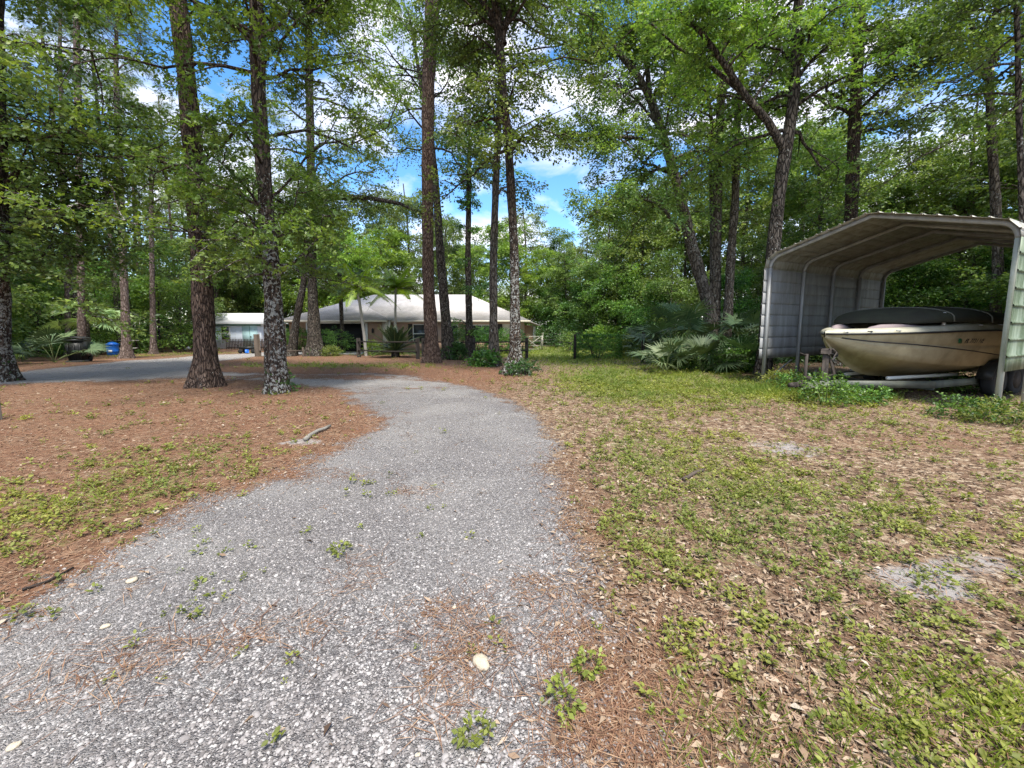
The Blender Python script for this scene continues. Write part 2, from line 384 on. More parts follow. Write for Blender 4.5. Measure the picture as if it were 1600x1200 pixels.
def ground_mat():
    t = NT('ground'); o = t.obj()
    D, G, S, N = t.attr('drive'), t.attr('green'), t.attr('straw'), t.attr('sand')
    # gravel
    w = t.mix(.02, o, t.noise(o, 30, 2, out='Color'))
    v = t.vor(w, 98); v2 = t.vor(w, 160); ve = t.vor(w, 98, 'DISTANCE_TO_EDGE')
    ca = t.n('SeparateColor'); t.l(v.outputs['Color'], ca.inputs[0]); cb = t.n('SeparateColor'); t.l(v2.outputs['Color'], cb.inputs[0])
    ga = t.ramp(ca.outputs[0], [(0, (.085, .077, .072)), (.25, (.185, .168, .157)), (.55, (.32, .295, .277)), (.85, (.40, .378, .355)), (1, (.52, .50, .465))])
    gb = t.ramp(cb.outputs[1], [(0, (.06, .052, .05)), (.4, (.20, .18, .17)), (.8, (.41, .38, .36)), (1, (.60, .56, .51))])
    big = t.noise(o, 1.1, 5, .6)
    fine_f = t.ramp(t.noise(o, .8, 3), [(.42, 0), (.58, 1)])
    grav = t.mix(t.math('MULTIPLY', fine_f, .7), ga, gb)
    grav = t.mix(t.ramp(big, [(.35, .35), (.7, 0)]), grav, (.19, .175, .17))
    dust_lift = t.ramp(t.noise(o, .55, 4, .6, .5), [(.46, 0), (.66, .6)])
    dust_lift = t.math('MAXIMUM', dust_lift, t.math('MULTIPLY', t.attr('pale'), t.ramp(t.noise(o, 4, 6, .7), [(.3, .35), (.6, .9)])))  # pale map: fines on the shoulder plus the side drive's painted lightening
    grav = t.mix(t.math('MULTIPLY', dust_lift, t.math('MULTIPLY_ADD', ca.outputs[1], .5, .5)), grav, (.46, .43, .39))
    # straw stains on gravel
    stf = t.ramp(t.math('ADD', t.noise(o, 1.9, 8, .72, .8), t.math('MULTIPLY', t.attr('stain'), .34)), [(.58, 0), (.76, .8)])
    # needles / leaf litter
    n1 = t.noise(t.map(o, (60, 9, 1), rot=(0, 0, .5)), 1, 4, .65, 1.0); n2 = t.noise(t.map(o, (9, 55, 1), rot=(0, 0, .2)), 1, 4, .65, 1.0)
    nn = t.math('MAXIMUM', n1, n2)
    lv = t.vor(t.mix(.06, o, t.noise(o, 12, 3, out='Color')), 24); lc = t.n('SeparateColor'); t.l(lv.outputs['Color'], lc.inputs[0])
    straw = t.ramp(nn, [(.38, (.035, .018, .012)), (.52, (.145, .068, .038)), (.66, (.265, .14, .08)), (.82, (.37, .245, .155))])
    leaf = t.ramp(lc.outputs[0], [(0, (.075, .048, .03)), (.3, (.155, .10, .062)), (.6, (.25, .17, .105)), (.85, (.35, .265, .17)), (1, (.45, .37, .26))])
    leaf = t.mix(t.ramp(nn, [(.4, .65), (.62, 0)]), leaf, (.09, .05, .03))
    lit = t.mix(t.math('MULTIPLY_ADD', S, .85, t.math('MULTIPLY', t.math('SUBTRACT', t.noise(o, 3, 5), .5), 1.2), clamp=True), leaf, straw)
    sandc = t.mix(t.noise(o, 30, 5, .7), (.20, .18, .16), (.36, .33, .31))
    sm = t.math('SUBTRACT', t.math('ADD', N, t.math('MULTIPLY', t.noise(o, 7, 7, .7), 1.1)), .95, clamp=True)
    sm = t.ramp(sm, [(0, 0), (.22, 1)])
    lit = t.mix(sm, lit, sandc)
    # low green growth
    gn = t.noise(o, 5.0, 7, .75, .6); gs = t.noise(o, 45, 4, .7)
    gc = t.ramp(gs, [(.3, (.05, .08, .018)), (.55, (.13, .18, .035)), (.78, (.26, .30, .07))])
    gm = t.ramp(t.math('ADD', t.math('MULTIPLY', G, .34), t.math('MULTIPLY_ADD', gn, 1.0, t.math('MULTIPLY', gs, .25))), [(.84, 0), (.98, .75)])
    soil = t.mix(gm, lit, gc)
    # edge of the drive
    e = t.math('ADD', D, t.math('MULTIPLY', t.math('SUBTRACT', t.noise(o, 2.2, 8, .74, .6), .5), 1.5))
    em = t.ramp(t.math('ADD', e, .5), [(.36, 0), (.78, 1)])
    em2 = t.math('MULTIPLY', em, t.math('SUBTRACT', 1.0, stf))
    pat = t.math('GREATER_THAN', em2, t.math('MULTIPLY_ADD', ca.outputs[2], .7, .15))
    col = t.mix(pat, soil, grav)
    gh = t.math('MULTIPLY', t.ramp(ve.outputs['Distance'], [(0, 0), (.35, 1)]), t.math('MULTIPLY_ADD', ca.outputs[1], .6, .5))
    lh = t.math('ADD', nn, t.math('MULTIPLY', lc.outputs[1], .5))
    hh = t.mix(pat, lh, gh)
    return t.done(col, .9, normal=t.bump(hh, 1.0, .014), spec=.2)
M['ground'] = ground_mat()
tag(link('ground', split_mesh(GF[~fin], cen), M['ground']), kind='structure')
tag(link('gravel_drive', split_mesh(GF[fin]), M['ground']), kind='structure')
def ground_z(x, y):
    P = np.stack([np.atleast_1d(x), np.atleast_1d(y)], 1).astype(float)
    return gz(P[:, 0], P[:, 1])+.02*np.clip(drive_sd(P), -.3, .3)+.012*vnoise(P, 7, 8)

def scatter(n, rmax, rng, a0=-62, a1=62, rmin=.7, power=1.0):   # more points per square metre close to the viewer
    r = rmin*(rmax/rmin)**(rng.rand(n)**power); a = np.radians(rng.uniform(a0, a1, n))
    return np.stack([r*np.sin(a), r*np.cos(a)], 1)

def kites(o, ax, nm, ln, wd, belly=.45, fold=0.0):
    ax = nrm(ax); s = nrm(np.cross(nm, ax)); nm = np.cross(ax, s)
    ln = np.asarray(ln)[:, None]; wd = np.asarray(wd)[:, None]
    mid = o+ax*ln*belly+nm*wd*fold
    V = np.stack([o, mid+s*wd/2, o+ax*ln, mid-s*wd/2], 1).reshape(-1, 3)
    return V, np.arange(len(V)).reshape(-1, 4)

def hexes(o, ax, nm, ln, wd):
    ax = nrm(ax); s = nrm(np.cross(nm, ax)); nm = np.cross(ax, s); ln = np.asarray(ln)[:, None]; wd = np.asarray(wd)[:, None]
    V = np.stack([o, o+ax*ln*.28+s*wd*.42+nm*wd*.12, o+ax*ln*.68+s*wd*.40+nm*wd*.12, o+ax*ln-nm*ln*.08, o+ax*ln*.68-s*wd*.40+nm*wd*.12, o+ax*ln*.28-s*wd*.42+nm*wd*.12], 1).reshape(-1, 3)
    i = np.arange(len(o))[:, None]*6
    return V, np.concatenate([i+[[0, 1, 2, 3]], i+[[0, 3, 4, 5]]])
def build_ground_cover():
    rng = np.random.RandomState(7)
    # loose stones
    P = scatter(60000, 9, rng, rmin=1.25); sd_ = drive_sd(P); P = P[(sd_+rng.normal(0, .16, len(P))) > .02]
    n = len(P); zz = ground_z(P[:, 0], P[:, 1])
    base = np.array([[1, 0, 0], [.45, .85, 0], [-.5, .8, 0], [-1, 0, 0], [-.45, -.85, 0], [.5, -.8, 0], [.5, .1, .8], [-.25, .45, .85], [-.2, -.45, .75]], float)
    Fb = np.array([[0, 1, 6], [1, 7, 6], [1, 2, 7], [2, 3, 7], [3, 8, 7], [3, 4, 8], [4, 5, 8], [5, 6, 8], [5, 0, 6], [6, 7, 8]])
    s = rng.lognormal(math.log(.0043), .36, n); s = np.minimum(s, .016); s[:60] *= 1.0
    jit = base[None]*(1+rng.uniform(-.25, .25, (n, 9, 3))); a = rng.rand(n)*6.28
    X = jit[..., 0]*np.cos(a)[:, None]*1.25-jit[..., 1]*np.sin(a)[:, None]; Y = jit[..., 0]*np.sin(a)[:, None]*1.25+jit[..., 1]*np.cos(a)[:, None]
    tz = rng.uniform(-.25, .25, (n, 2))
    V = np.stack([P[:, 0, None]+X*s[:, None], P[:, 1, None]+Y*s[:, None], zz[:, None]+(jit[..., 2]*.75+X*tz[:, :1]+Y*tz[:, 1:]+.05)*s[:, None]], -1).reshape(-1, 3)
    F = (Fb[None]+(np.arange(n)*9)[:, None, None]).reshape(-1, 3)
    t = NT('pebble'); r = t.attr('rnd')
    c = t.ramp(r, [(0, (.075, .068, .064)), (.25, (.185, .168, .157)), (.6, (.32, .296, .278)), (.9, (.40, .378, .355)), (1, (.50, .48, .44))])
    c = t.mix(t.math('MULTIPLY', t.noise(t.obj(), 120, 3), .4), c, (.2, .18, .17))
    M['pebble'] = t.done(c, .85, spec=.25)
    o = link('gravel', mkmesh(V, F, attrs=dict(rnd=('FACE', np.repeat(rng.rand(n), 10)))), M['pebble'])
    tag(o, 'loose grey gravel stones scattered over the drive', 'gravel', kind='stuff')
    # fallen leaves
    P = scatter(125000, 17, rng, rmin=1.2, power=.82); P2 = scatter(26000, 30, rng, rmin=8); P = np.concatenate([P, P2])
    sdd = drive_sd(P); st = straw_at(P); gr = green_at(P)
    keep = (sdd < rng.normal(.0, .2, len(P))) & (rng.rand(len(P)) > st*.6) & (rng.rand(len(P)) > .9*sand_at(P)) | (rng.rand(len(P)) < .006)
    P = P[keep]; n = len(P); zz = ground_z(P[:, 0], P[:, 1])+rng.uniform(.002, .014, n)
    a = rng.rand(n)*6.28; ax = np.stack([np.cos(a), np.sin(a), rng.normal(0, .18, n)], 1); nm = nrm(np.stack([rng.normal(0, .3, n), rng.normal(0, .3, n), np.ones(n)], 1))
    ln = np.clip(rng.lognormal(math.log(.028), .45, n), .010, .062)
    V, F = kites(np.stack([P[:, 0], P[:, 1], zz], 1), ax, nm+rng.normal(0, .25, (n, 3)), ln, ln*rng.uniform(.15, .5, n), fold=.35, belly=.4)
    t = NT('dead_leaf'); r = t.attr('rnd')
    c = t.ramp(r, [(0, (.07, .043, .028)), (.35, (.17, .11, .068)), (.7, (.29, .205, .135)), (.95, (.37, .285, .20)), (1, (.42, .36, .28))])
    M['dead_leaf'] = t.done(c, .75, spec=.3)
    o = link('leaf_litter', mkmesh(V, F, attrs=dict(rnd=('FACE', rng.rand(n)))), M['dead_leaf'])
    tag(o, 'dry tan oak leaves littering the ground right of the drive', 'fallen leaves', kind='stuff')
    # pine needles
    P = scatter(120000, 16, rng, rmin=1.2, power=.85); sdd = drive_sd(P); st = straw_at(P)
    nz = vnoise(P, 3.0, 21)
    keep = ((rng.rand(len(P)) < .18+.82*st) & (sdd < rng.normal(.05, .22, len(P)))) | (stain_at(P) > rng.rand(len(P))*.9) | ((nz > .4) & (rng.rand(len(P)) < .2))
    P = P[keep]; n = len(P); zz = ground_z(P[:, 0], P[:, 1])+rng.uniform(.003, .018, n)
    a = rng.rand(n)*6.28; ax = np.stack([np.cos(a), np.sin(a), rng.normal(0, .07, n)], 1)
    nm = np.tile([[0, 0, 1.]], (n, 1)); ln = rng.uniform(.07, .17, n)
    V, F = kites(np.stack([P[:, 0], P[:, 1], zz], 1), ax, nm, ln, rng.uniform(.0015, .003, n)*(1+np.hypot(P[:, 0], P[:, 1])*.18))
    t = NT('needle'); r = t.attr('rnd')
    c = t.ramp(r, [(0, (.09, .043, .025)), (.5, (.215, .11, .060)), (1, (.36, .235, .14))])
    M['needle'] = t.done(c, .7, spec=.3)
    o = link('pine_straw', mkmesh(V, F, attrs=dict(rnd=('FACE', rng.rand(n)))), M['needle'])
    tag(o, 'reddish brown pine straw spread under the trees', 'pine straw', kind='stuff')
    # weeds: little rosettes and sprigs of rounded leaves
    P = np.concatenate([scatter(34000, 12, rng, rmin=1.2, power=.65), scatter(20000, 34, rng, rmin=8)])
    g = green_at(P); sdd = drive_sd(P); cl = vnoise(P, 9, 31)
    keep = (g+cl*.9 > rng.uniform(.12, 1.3, len(P))) & (sdd < rng.normal(-.05, .08, len(P))) | ((rng.rand(len(P)) < .003) & (sdd > 0))
    keep |= (sdd > 0) & (rng.rand(len(P)) < .05) & (blobs(P, [(600, 765, .5, .45, 1), (240, 920, .7, .4, 1), (180, 840, .4, .3, .7)]) > rng.rand(len(P)))
    P = P[keep]; n = len(P); K = 11; d = np.hypot(P[:, 0], P[:, 1])
    zz = ground_z(P[:, 0], P[:, 1]); sc = np.clip(rng.lognormal(0, .38, n), .4, 1.45)*np.clip(.5+d*.06, .55, 1.3)
    a = rng.rand(n, K)*6.28; rad = rng.rand(n, K)*.035*sc[:, None]; hh = rng.rand(n, K)**1.3*.05*sc[:, None]
    o_ = np.stack([P[:, 0, None]+rad*np.cos(a), P[:, 1, None]+rad*np.sin(a), zz[:, None]+hh+.004], -1).reshape(-1, 3)
    ax = np.stack([np.cos(a), np.sin(a), rng.uniform(-.1, .9, (n, K))], -1).reshape(-1, 3); nm = nrm(np.stack([rng.normal(0, .4, n*K), rng.normal(0, .4, n*K), np.ones(n*K)], 1))
    ln = (rng.uniform(.018, .038, (n, K))*sc[:, None]).ravel()
    V, F = hexes(o_, ax, nm, ln, ln*rng.uniform(.5, .8, n*K))
    o = link('weeds', mkmesh(V, F, attrs=dict(rnd=('FACE', np.tile(np.clip(np.repeat(rng.rand(n), K)*.6+rng.rand(n*K)*.5, 0, 1), 2)))), M['leaf_weed'])
    tag(o, 'low leafy weeds sprouting through the litter', 'weeds', kind='stuff')
    # grass blades
    P = np.concatenate([scatter(9000, 9, rng, rmin=1.2), scatter(34000, 40, rng, rmin=9)])
    g = green_at(P)+.5*vnoise(P, 5, 77)+blobs(P, [(1280, 615, 1.3, .9, .8), (1230, 610, .8, .8, .8), (1470, 1130, .5, .3, 1), (1100, 1130, .3, .25, .8)])
    keep = (g > rng.uniform(.45, 1.5, len(P))) & (drive_sd(P) < -.05)
    P = P[keep]; n = len(P); K = 9; d = np.hypot(P[:, 0], P[:, 1])
    sc = rng.lognormal(0, .3, n)*np.clip(.7+d*.05, .8, 1.8)*(1+1.2*np.clip(blobs(P, [(1280, 615, 1.3, .9, 1), (1230, 610, .8, .8, 1)]), 0, 1))
    zz = ground_z(P[:, 0], P[:, 1]); a = rng.rand(n, K)*6.28
    o_ = np.stack([P[:, 0, None]+.02*np.cos(a), P[:, 1, None]+.02*np.sin(a), np.repeat(zz[:, None], K, 1)], -1).reshape(-1, 3)
    ax = np.stack([np.cos(a), np.sin(a), rng.uniform(.5, 2.2, (n, K))], -1).reshape(-1, 3); nm = np.stack([-np.sin(a), np.cos(a), np.zeros((n, K))], -1).reshape(-1, 3)+.3
    ln = (rng.uniform(.04, .10, (n, K))*sc[:, None]).ravel()
    V, F = kites(o_, ax, nm, ln, np.repeat(.004+.0006*d, K), belly=.35)
    o = link('grass', mkmesh(V, F, attrs=dict(rnd=('FACE', np.clip(np.repeat(rng.rand(n), K)*.6+rng.rand(n*K)*.5, 0, 1)))), M['leaf_grass'])
    tag(o, 'short sparse grass on the lawn and beside the drive', 'grass', kind='stuff')
import os
if not os.environ.get("NOGC"): build_ground_cover()

# ---------------------------------------------------------------- trees
def interp_path(path, t):                        # path (N,3), t in 0..1 along it
    N = len(path); x = np.clip(np.asarray(t), 0, 1)*(N-1); i = np.minimum(x.astype(int), N-2); f = (x-i)[:, None]
    return path[i]*(1-f)+path[i+1]*f
def sprays(o, d, L, K, ls, rng, flat=.5, droop=.25, wide=.5, lobes=1, asp=.6):
    """K leaves along every twig (o, d, L): returns leaf quads + their tint"""
    n = len(o); d = nrm(d); up = np.array([0, 0, 1.]); s = nrm(np.cross(d, up)+1e-3)
    K = int(K*1.2); ls = ls*.93
    t = ((np.arange(K)[None]+rng.rand(n, K))/K)**.8
    sg = np.where(np.arange(K)[None] % 2 == 0, 1, -1)*rng.uniform(.1, 1, (n, K))
    w = wide*L[:, None]*(1.05-.75*t)*sg
    p = o[:, None]+d[:, None]*(L[:, None]*t)[..., None]+s[:, None]*w[..., None]
    p[..., 2] += -droop*L[:, None]*t**2+rng.normal(0, .07, (n, K))*L[:, None]
    ax = d[:, None]*.6+s[:, None]*(np.sign(sg)*.8)[..., None]+rng.normal(0, .35, (n, K, 3)); ax[..., 2] -= .25
    nm = up+rng.normal(0, flat*1.35, (n, K, 3))
    tint = np.clip((rng.rand(n)*.55)[:, None]+rng.rand(n, K)*.5, 0, 1).ravel()
    p = p.reshape(-1, 3); ax = nrm(ax.reshape(-1, 3)); nm = nrm(nm.reshape(-1, 3)); ln = ls*rng.uniform(.65, 1.25, len(p))
    if lobes == 1:
        V, F = kites(p, ax, nm, ln, ln*asp, fold=.12); return V, F, tint
    sd_ = nrm(np.cross(nm, ax)); Vs, Fs, k = [], [], 0
    for (c, q, f) in ((1, 0, 1), (.45, .9, .82), (.45, -.9, .82)):
        V, F = kites(p, ax*c+sd_*q, nm, ln*f*.8, ln*.34, fold=.05); Vs.append(V); Fs.append(F+k); k += len(V)
    return np.concatenate(Vs), np.concatenate(Fs), np.concatenate([tint]*3)

def limb_curves(o, az, L, elev, droop, rng, N=7, wob=.09):
    B = len(o); t = np.linspace(0, 1, N)[None, :, None]
    h = np.stack([np.cos(az), np.sin(az), np.zeros(B)], 1)[:, None]
    P = o[:, None]+L[:, None, None]*(h*np.cos(elev)[:, None, None]*t)
    P[..., 2] += L[:, None]*(np.sin(elev)[:, None]*t[..., 0]-droop*t[..., 0]**2)
    w = np.cumsum(rng.normal(0, wob, (B, N, 3)), 1)*L[:, None, None]*t
    return P+w
def crown(path, rad, rng, t0, t1, nl, L, ls, K=26, nsec=6, nspr=5, elev=(.15, .8), droop=.25, spray=.75, lobes=1, top=.35, az=None, flat=.5, wide=.5, shape=None, asp=.6, lr=.3):
    """limbs, branchlets, twigs and leaves round a trunk path -> (wood V,F), (leaf V,F,tint)"""
    u = np.sort(rng.rand(nl)); tt = t0+(t1-t0)*u
    o = interp_path(path, tt); r0 = np.interp(tt, np.linspace(0, 1, len(rad)), rad)*lr+.012
    az_ = np.arange(nl)*2.4+rng.uniform(-.5, .5, nl) if az is None else rng.uniform(az[0], az[1], nl)
    sh = (1-(1-top)*u) if shape is None else np.interp(u, np.linspace(0, 1, len(shape)), shape)
    LL = L*sh*rng.uniform(.7, 1.15, nl)
    el = rng.uniform(elev[0]-.1, elev[1]+.35, nl)+u*.3
    P1 = limb_curves(o, az_, LL, el, np.full(nl, droop)[0], rng)
    R1 = r0[:, None]*np.linspace(1, .18, 7)[None]
    W = [tubes(P1, R1, 6)]
    n2 = nl*nsec; i1 = np.repeat(np.arange(nl), nsec); ts = np.tile(np.linspace(.22, 1, nsec), nl)+rng.uniform(-.06, .06, n2); ts = np.clip(ts, .1, 1)
    x = ts*6; k = np.minimum(x.astype(int), 5); f = (x-k)[:, None]
    o2 = P1[i1, k]*(1-f)+P1[i1, k+1]*f
    az2 = az_[i1]+np.where(np.arange(n2) % 2 == 0, 1, -1)*rng.uniform(.25, 1.15, n2)
    L2 = LL[i1]*rng.uniform(.25, .5, n2)*(1.1-.45*ts)
    P2 = limb_curves(o2, az2, L2, rng.uniform(-.6, 1.0, n2), droop*.9, rng, N=5)
    W.append(tubes(P2, (R1[i1, 0]*.36)[:, None]*np.linspace(1, .25, 5)[None]+.003, 4))
    n3 = n2*nspr; i2 = np.repeat(np.arange(n2), nspr); t3 = np.clip(np.tile(np.linspace(.2, 1, nspr), n2)+rng.uniform(-.1, .1, n3), 0, 1)
    x = t3*4; k = np.minimum(x.astype(int), 3); f = (x-k)[:, None]
    o3 = P2[i2, k]*(1-f)+P2[i2, k+1]*f
    az3 = az2[i2]+rng.uniform(-1.3, 1.3, n3)
    d3 = np.stack([np.cos(az3), np.sin(az3), rng.uniform(-.95, .7, n3)], 1); L3 = spray*rng.uniform(.6, 1.2, n3)
    P3 = np.stack([o3, o3+nrm(d3)*L3[:, None]*.5+[0, 0, .0], o3+nrm(d3)*L3[:, None]-np.array([0, 0, .12])*L3[:, None]], 1)
    W.append(tubes(P3, np.tile([.007, .005, .002], (n3, 1))*(.6+spray*.5), 3))
    LV = sprays(o3, d3, L3, K, ls, rng, lobes=lobes, flat=flat, wide=wide, asp=asp)
    return W, LV
def cat_geo(lst):
    V, F, k = [], [], 0
    for v, f in lst: V.append(v); F.append(f+k); k += len(v)
    return np.concatenate(V), np.concatenate(F)
def cat_leaf(lst):
    V, F = cat_geo([(a, b) for a, b, c in lst]); return V, F, np.concatenate([c for a, b, c in lst])
def trunk_geo(path, rad, rng, S=20, flare=.5, n=46, lump=.05):
    """smooth resample with root flare and lumpy bark"""
    path = np.asarray(path, float); rad = np.asarray(rad, float)
    dl = np.concatenate([[0], np.cumsum(np.linalg.norm(np.diff(path, axis=0), axis=1))]); s = dl[-1]*np.linspace(0, 1, n)**1.6
    P = np.stack([np.interp(s, dl, path[:, k]) for k in range(3)], 1); r = np.interp(s, dl, rad)
    for _ in range(3): P[1:-1] = (P[:-2]+2*P[1:-1]+P[2:])/4
    V, F = tubes(P[None], r[None], S); V = V.reshape(n, S, 3)
    a = np.arange(S)*2*math.pi/S; ph = rng.rand(4)*6.28
    hgt = s[:, None]
    root = flare*np.exp(-hgt/(rad[0]*1.6))*(1+.55*np.cos(5*a[None]+ph[0])+.3*np.cos(3*a[None]+ph[1]))
    lum = lump*(np.sin(hgt*3.1+ph[2]+2*a[None])+.7*np.sin(hgt*7.7+ph[3]+3*a[None]))
    k = 1+root+lum
    V = P[:, None]+(V-P[:, None])*k[..., None]
    V[0, :, 2] -= .12
    return V.reshape(-1, 3), F
def px_path(base, pts, Yadd=0):
    """trunk line: base photo position on the ground, other photo positions at the same distance. pts: (px, py, width_px)"""
    x, y = at(base[0], base[1]); P = [np.array([x, y, float(ground_z(x, y)[0])])]; d = math.hypot(x, y)
    k = y*math.cos(PITCH)
    R = [base[2]/2*y/FPX*.98]
    for i, (px, py, w) in enumerate(pts):
        q = atY(px, py, y+Yadd*(i+1)/len(pts)); P.append(q); R.append(w/2*y/FPX*.98)
    return np.array(P), np.array(R)*y/math.hypot(x, y)
def extend(P, R, top, rt=.05, lean=None):
    d = nrm(P[-1]-P[-2]) if lean is None else np.array(lean); h = top-P[-1][2]; n = 3
    for i in range(n):
        P = np.vstack([P, P[-1]+d/max(d[2], .3)*h/n+np.array([math.sin(i*2+h)*.1, .1, 0])]); R = np.append(R, R[-1]+(rt-R[-1])*(1/(n-i)))
    return P, R
def make_tree(name, P, R, bark, leaf, crowns, rng, label, cat='tree', group=None, S=20, flare=.5, extra_wood=(), n=46, moss=0):
    o0 = P[0].copy(); P = P-o0
    e = empty(name, o0, label=label, cat=cat, group=group)
    W = [trunk_geo(P, R, rng, S=S, flare=flare, n=n)]
    for (p, r) in extra_wood: W.append(tubes((np.asarray(p)-o0)[None], np.asarray(r)[None], 10))
    LVs = []
    for c in crowns:
        c = dict(c); path = c.pop('path', None)
        pp = P if path is None else np.asarray(path)-o0; rr_ = R if 'rad' not in c else c.pop('rad')
        w, l = crown(pp, rr_, rng, **c); W += w; LVs.append(l)
    V, F = cat_geo(W)
    link('trunk', mkmesh(V, F, smooth=True), M[bark], e)
    if LVs:
        V, F, t = cat_leaf(LVs)
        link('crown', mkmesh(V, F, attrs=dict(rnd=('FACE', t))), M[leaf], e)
    return e

rng = np.random.RandomState(11)
HI = dict(K=24)
# pine with thick plated bark, left of the drive
P, R = px_path((325, 604, 46), [(322, 560, 38), (313, 400, 33), (299, 200, 31), (288, 90, 29), (278, 0, 28)])
P, R = extend(P, R, 19, .14)
make_tree('pine_tree', P, R, 'pine_bark', 'leaf_pine', [dict(t0=.75, t1=1, nl=16, L=3.2, ls=.24, K=22, asp=.06, nsec=5, nspr=4, spray=.45, flat=1.2)], rng,
          'thick reddish brown pine trunk with plated bark nearest the left side of the drive', S=36, flare=.42, n=70)
# lichen covered sweetgum
P, R = px_path((434, 613, 38), [(431, 560, 35), (426, 450, 29), (414, 300, 24), (404, 150, 23), (400, 0, 21)])
P, R = extend(P, R, 15, .05)
make_tree('sweetgum_tree', P, R, 'lichen_bark', 'leaf_sweetgum', [
    dict(t0=.25, t1=.42, nl=16, L=2.3, ls=.115, K=18, lobes=3, nsec=5, nspr=5, droop=.14, elev=(.1, .35), spray=.6, top=.9, lr=.14),
    dict(t0=.42, t1=.98, nl=34, L=3.6, ls=.125, K=20, lobes=3, nsec=6, nspr=5, elev=(0, .6), spray=.7, top=.5, lr=.2)], rng,
    'sweetgum with white lichen blotches on its trunk, nearest the drive', S=32, flare=.22, n=70)
# big trunk cut by the left edge, with dark leafy boughs
P, R = px_path((0, 596, 52), [(-3, 540, 44), (-2, 400, 38), (-6, 200, 34), (-10, 0, 32)])
P, R = extend(P, R, 17, .08)
make_tree('oak_tree', P, R, 'lichen_bark', 'leaf_oak', [
    dict(t0=.25, t1=.42, nl=26, L=3.1, ls=.125, K=24, lobes=1, nsec=7, nspr=5, droop=.12, elev=(.12, .35), spray=.7, top=.9, az=(-2.3, 1.2), lr=.12),
    dict(t0=.35, t1=.95, nl=36, L=5.0, ls=.135, K=28, lobes=1, nsec=7, nspr=6, elev=(-.1, .5), spray=.8, top=.6, lr=.2)], rng,
    'broad lichen spotted trunk at the left edge with dark leafy boughs', S=32, flare=.38, n=70)
# dark trunk with the long level branch
P, R = px_path((493, 556, 24), [(488, 450, 15), (486, 300, 13), (484, 150, 12), (482, 0, 10)])
P, R = extend(P, R, 26, .08)
Y = P[0][1]
br = [atY(486, 322, Y), atY(520, 308, Y-.6), atY(575, 309, Y-1.2), atY(625, 318, Y-1.8), atY(662, 335, Y-2.2)]
make_tree('oak_tree', P, R, 'dark_bark', 'leaf_oak', [
    dict(t0=.28, t1=.95, nl=34, L=5.0, ls=.17, K=20, nsec=6, nspr=5, elev=(-.1, .6), spray=1.0, top=.7),
    dict(path=br, rad=np.array([.2, .05]), t0=.15, t1=1, nl=12, L=2.4, ls=.16, K=20, nsec=5, nspr=4, elev=(-.9, .2), spray=.9, lr=.15)], rng,
    'dark straight trunk with a long level branch reaching over the house', extra_wood=[(br, [.20, .17, .14, .10, .07])])
# leaning trunk left of it
P, R = px_path((455, 556, 16), [(463, 500, 12), (475, 440, 11), (480, 380, 9)])
P, R = extend(P, R, 11, .04)
make_tree('leaning_tree', P, R, 'dark_bark', 'leaf_oak', [dict(t0=.4, t1=1, nl=14, L=3, ls=.17, K=20, nsec=5, nspr=4)], rng,
          'slim leaning trunk in front of the garage corner', S=14)
# tall bare pine in the middle
P, R = px_path((676, 567, 26), [(675, 540, 22), (669, 440, 18), (668, 300, 18), (669, 130, 19), (676, 0, 21)])
P, R = extend(P, R, 24, .14)
make_tree('pine_tree', P, R, 'pine_red', 'leaf_pine', [dict(t0=.8, t1=1, nl=16, L=3.2, ls=.24, K=22, asp=.06, nsec=5, nspr=4, spray=.45, flat=1.2)], rng,
          'tall bare reddish pine trunk in the middle, right of the cycad', S=30, flare=.28, n=60)
# trunk behind it curving left
P, R = px_path((702, 562, 20), [(695, 480, 15), (688, 400, 13), (682, 300, 11), (672, 200, 9)])
P, R = extend(P, R, 17, .05, lean=(-.2, .1, 1))
make_tree('oak_tree', P, R, 'dark_bark', 'leaf_olive', [dict(t0=.5, t1=1, nl=22, L=4.4, ls=.14, K=18, nsec=6, nspr=5, spray=.8, top=.7)], rng,
          'dark trunk rising just right of the tall bare pine and bending behind it', S=18)
# thin ivy trunk
P, R = px_path((735, 559, 15), [(733, 500, 11), (731, 400, 9), (733, 280, 8)])
P, R = extend(P, R, 13, .04)
make_tree('young_oak', P, R, 'dark_bark', 'leaf_shrub', [dict(t0=.12, t1=.6, nl=16, L=1.0, ls=.13, K=18, nsec=4, nspr=3, spray=.5, lr=.2), dict(t0=.5, t1=1, nl=14, L=2.6, ls=.15, K=18, nsec=5, nspr=4, spray=.8)], rng,
          'thin dark trunk clothed in leaves before the middle of the house', S=14)
P, R = px_path((772, 571, 18), [(771, 500, 13), (771, 400, 12), (776, 250, 10), (783, 120, 9), (783, 0, 8)])
P, R = extend(P, R, 17, .05)
make_tree('oak_tree', P, R, 'grey_bark', 'leaf_oak', [dict(t0=.32, t1=.98, nl=34, L=2.8, ls=.12, K=22, nsec=6, nspr=5, spray=.7, top=.9)], rng,
          'narrow greyish brown trunk just left of the flared lichen trunk', S=18)
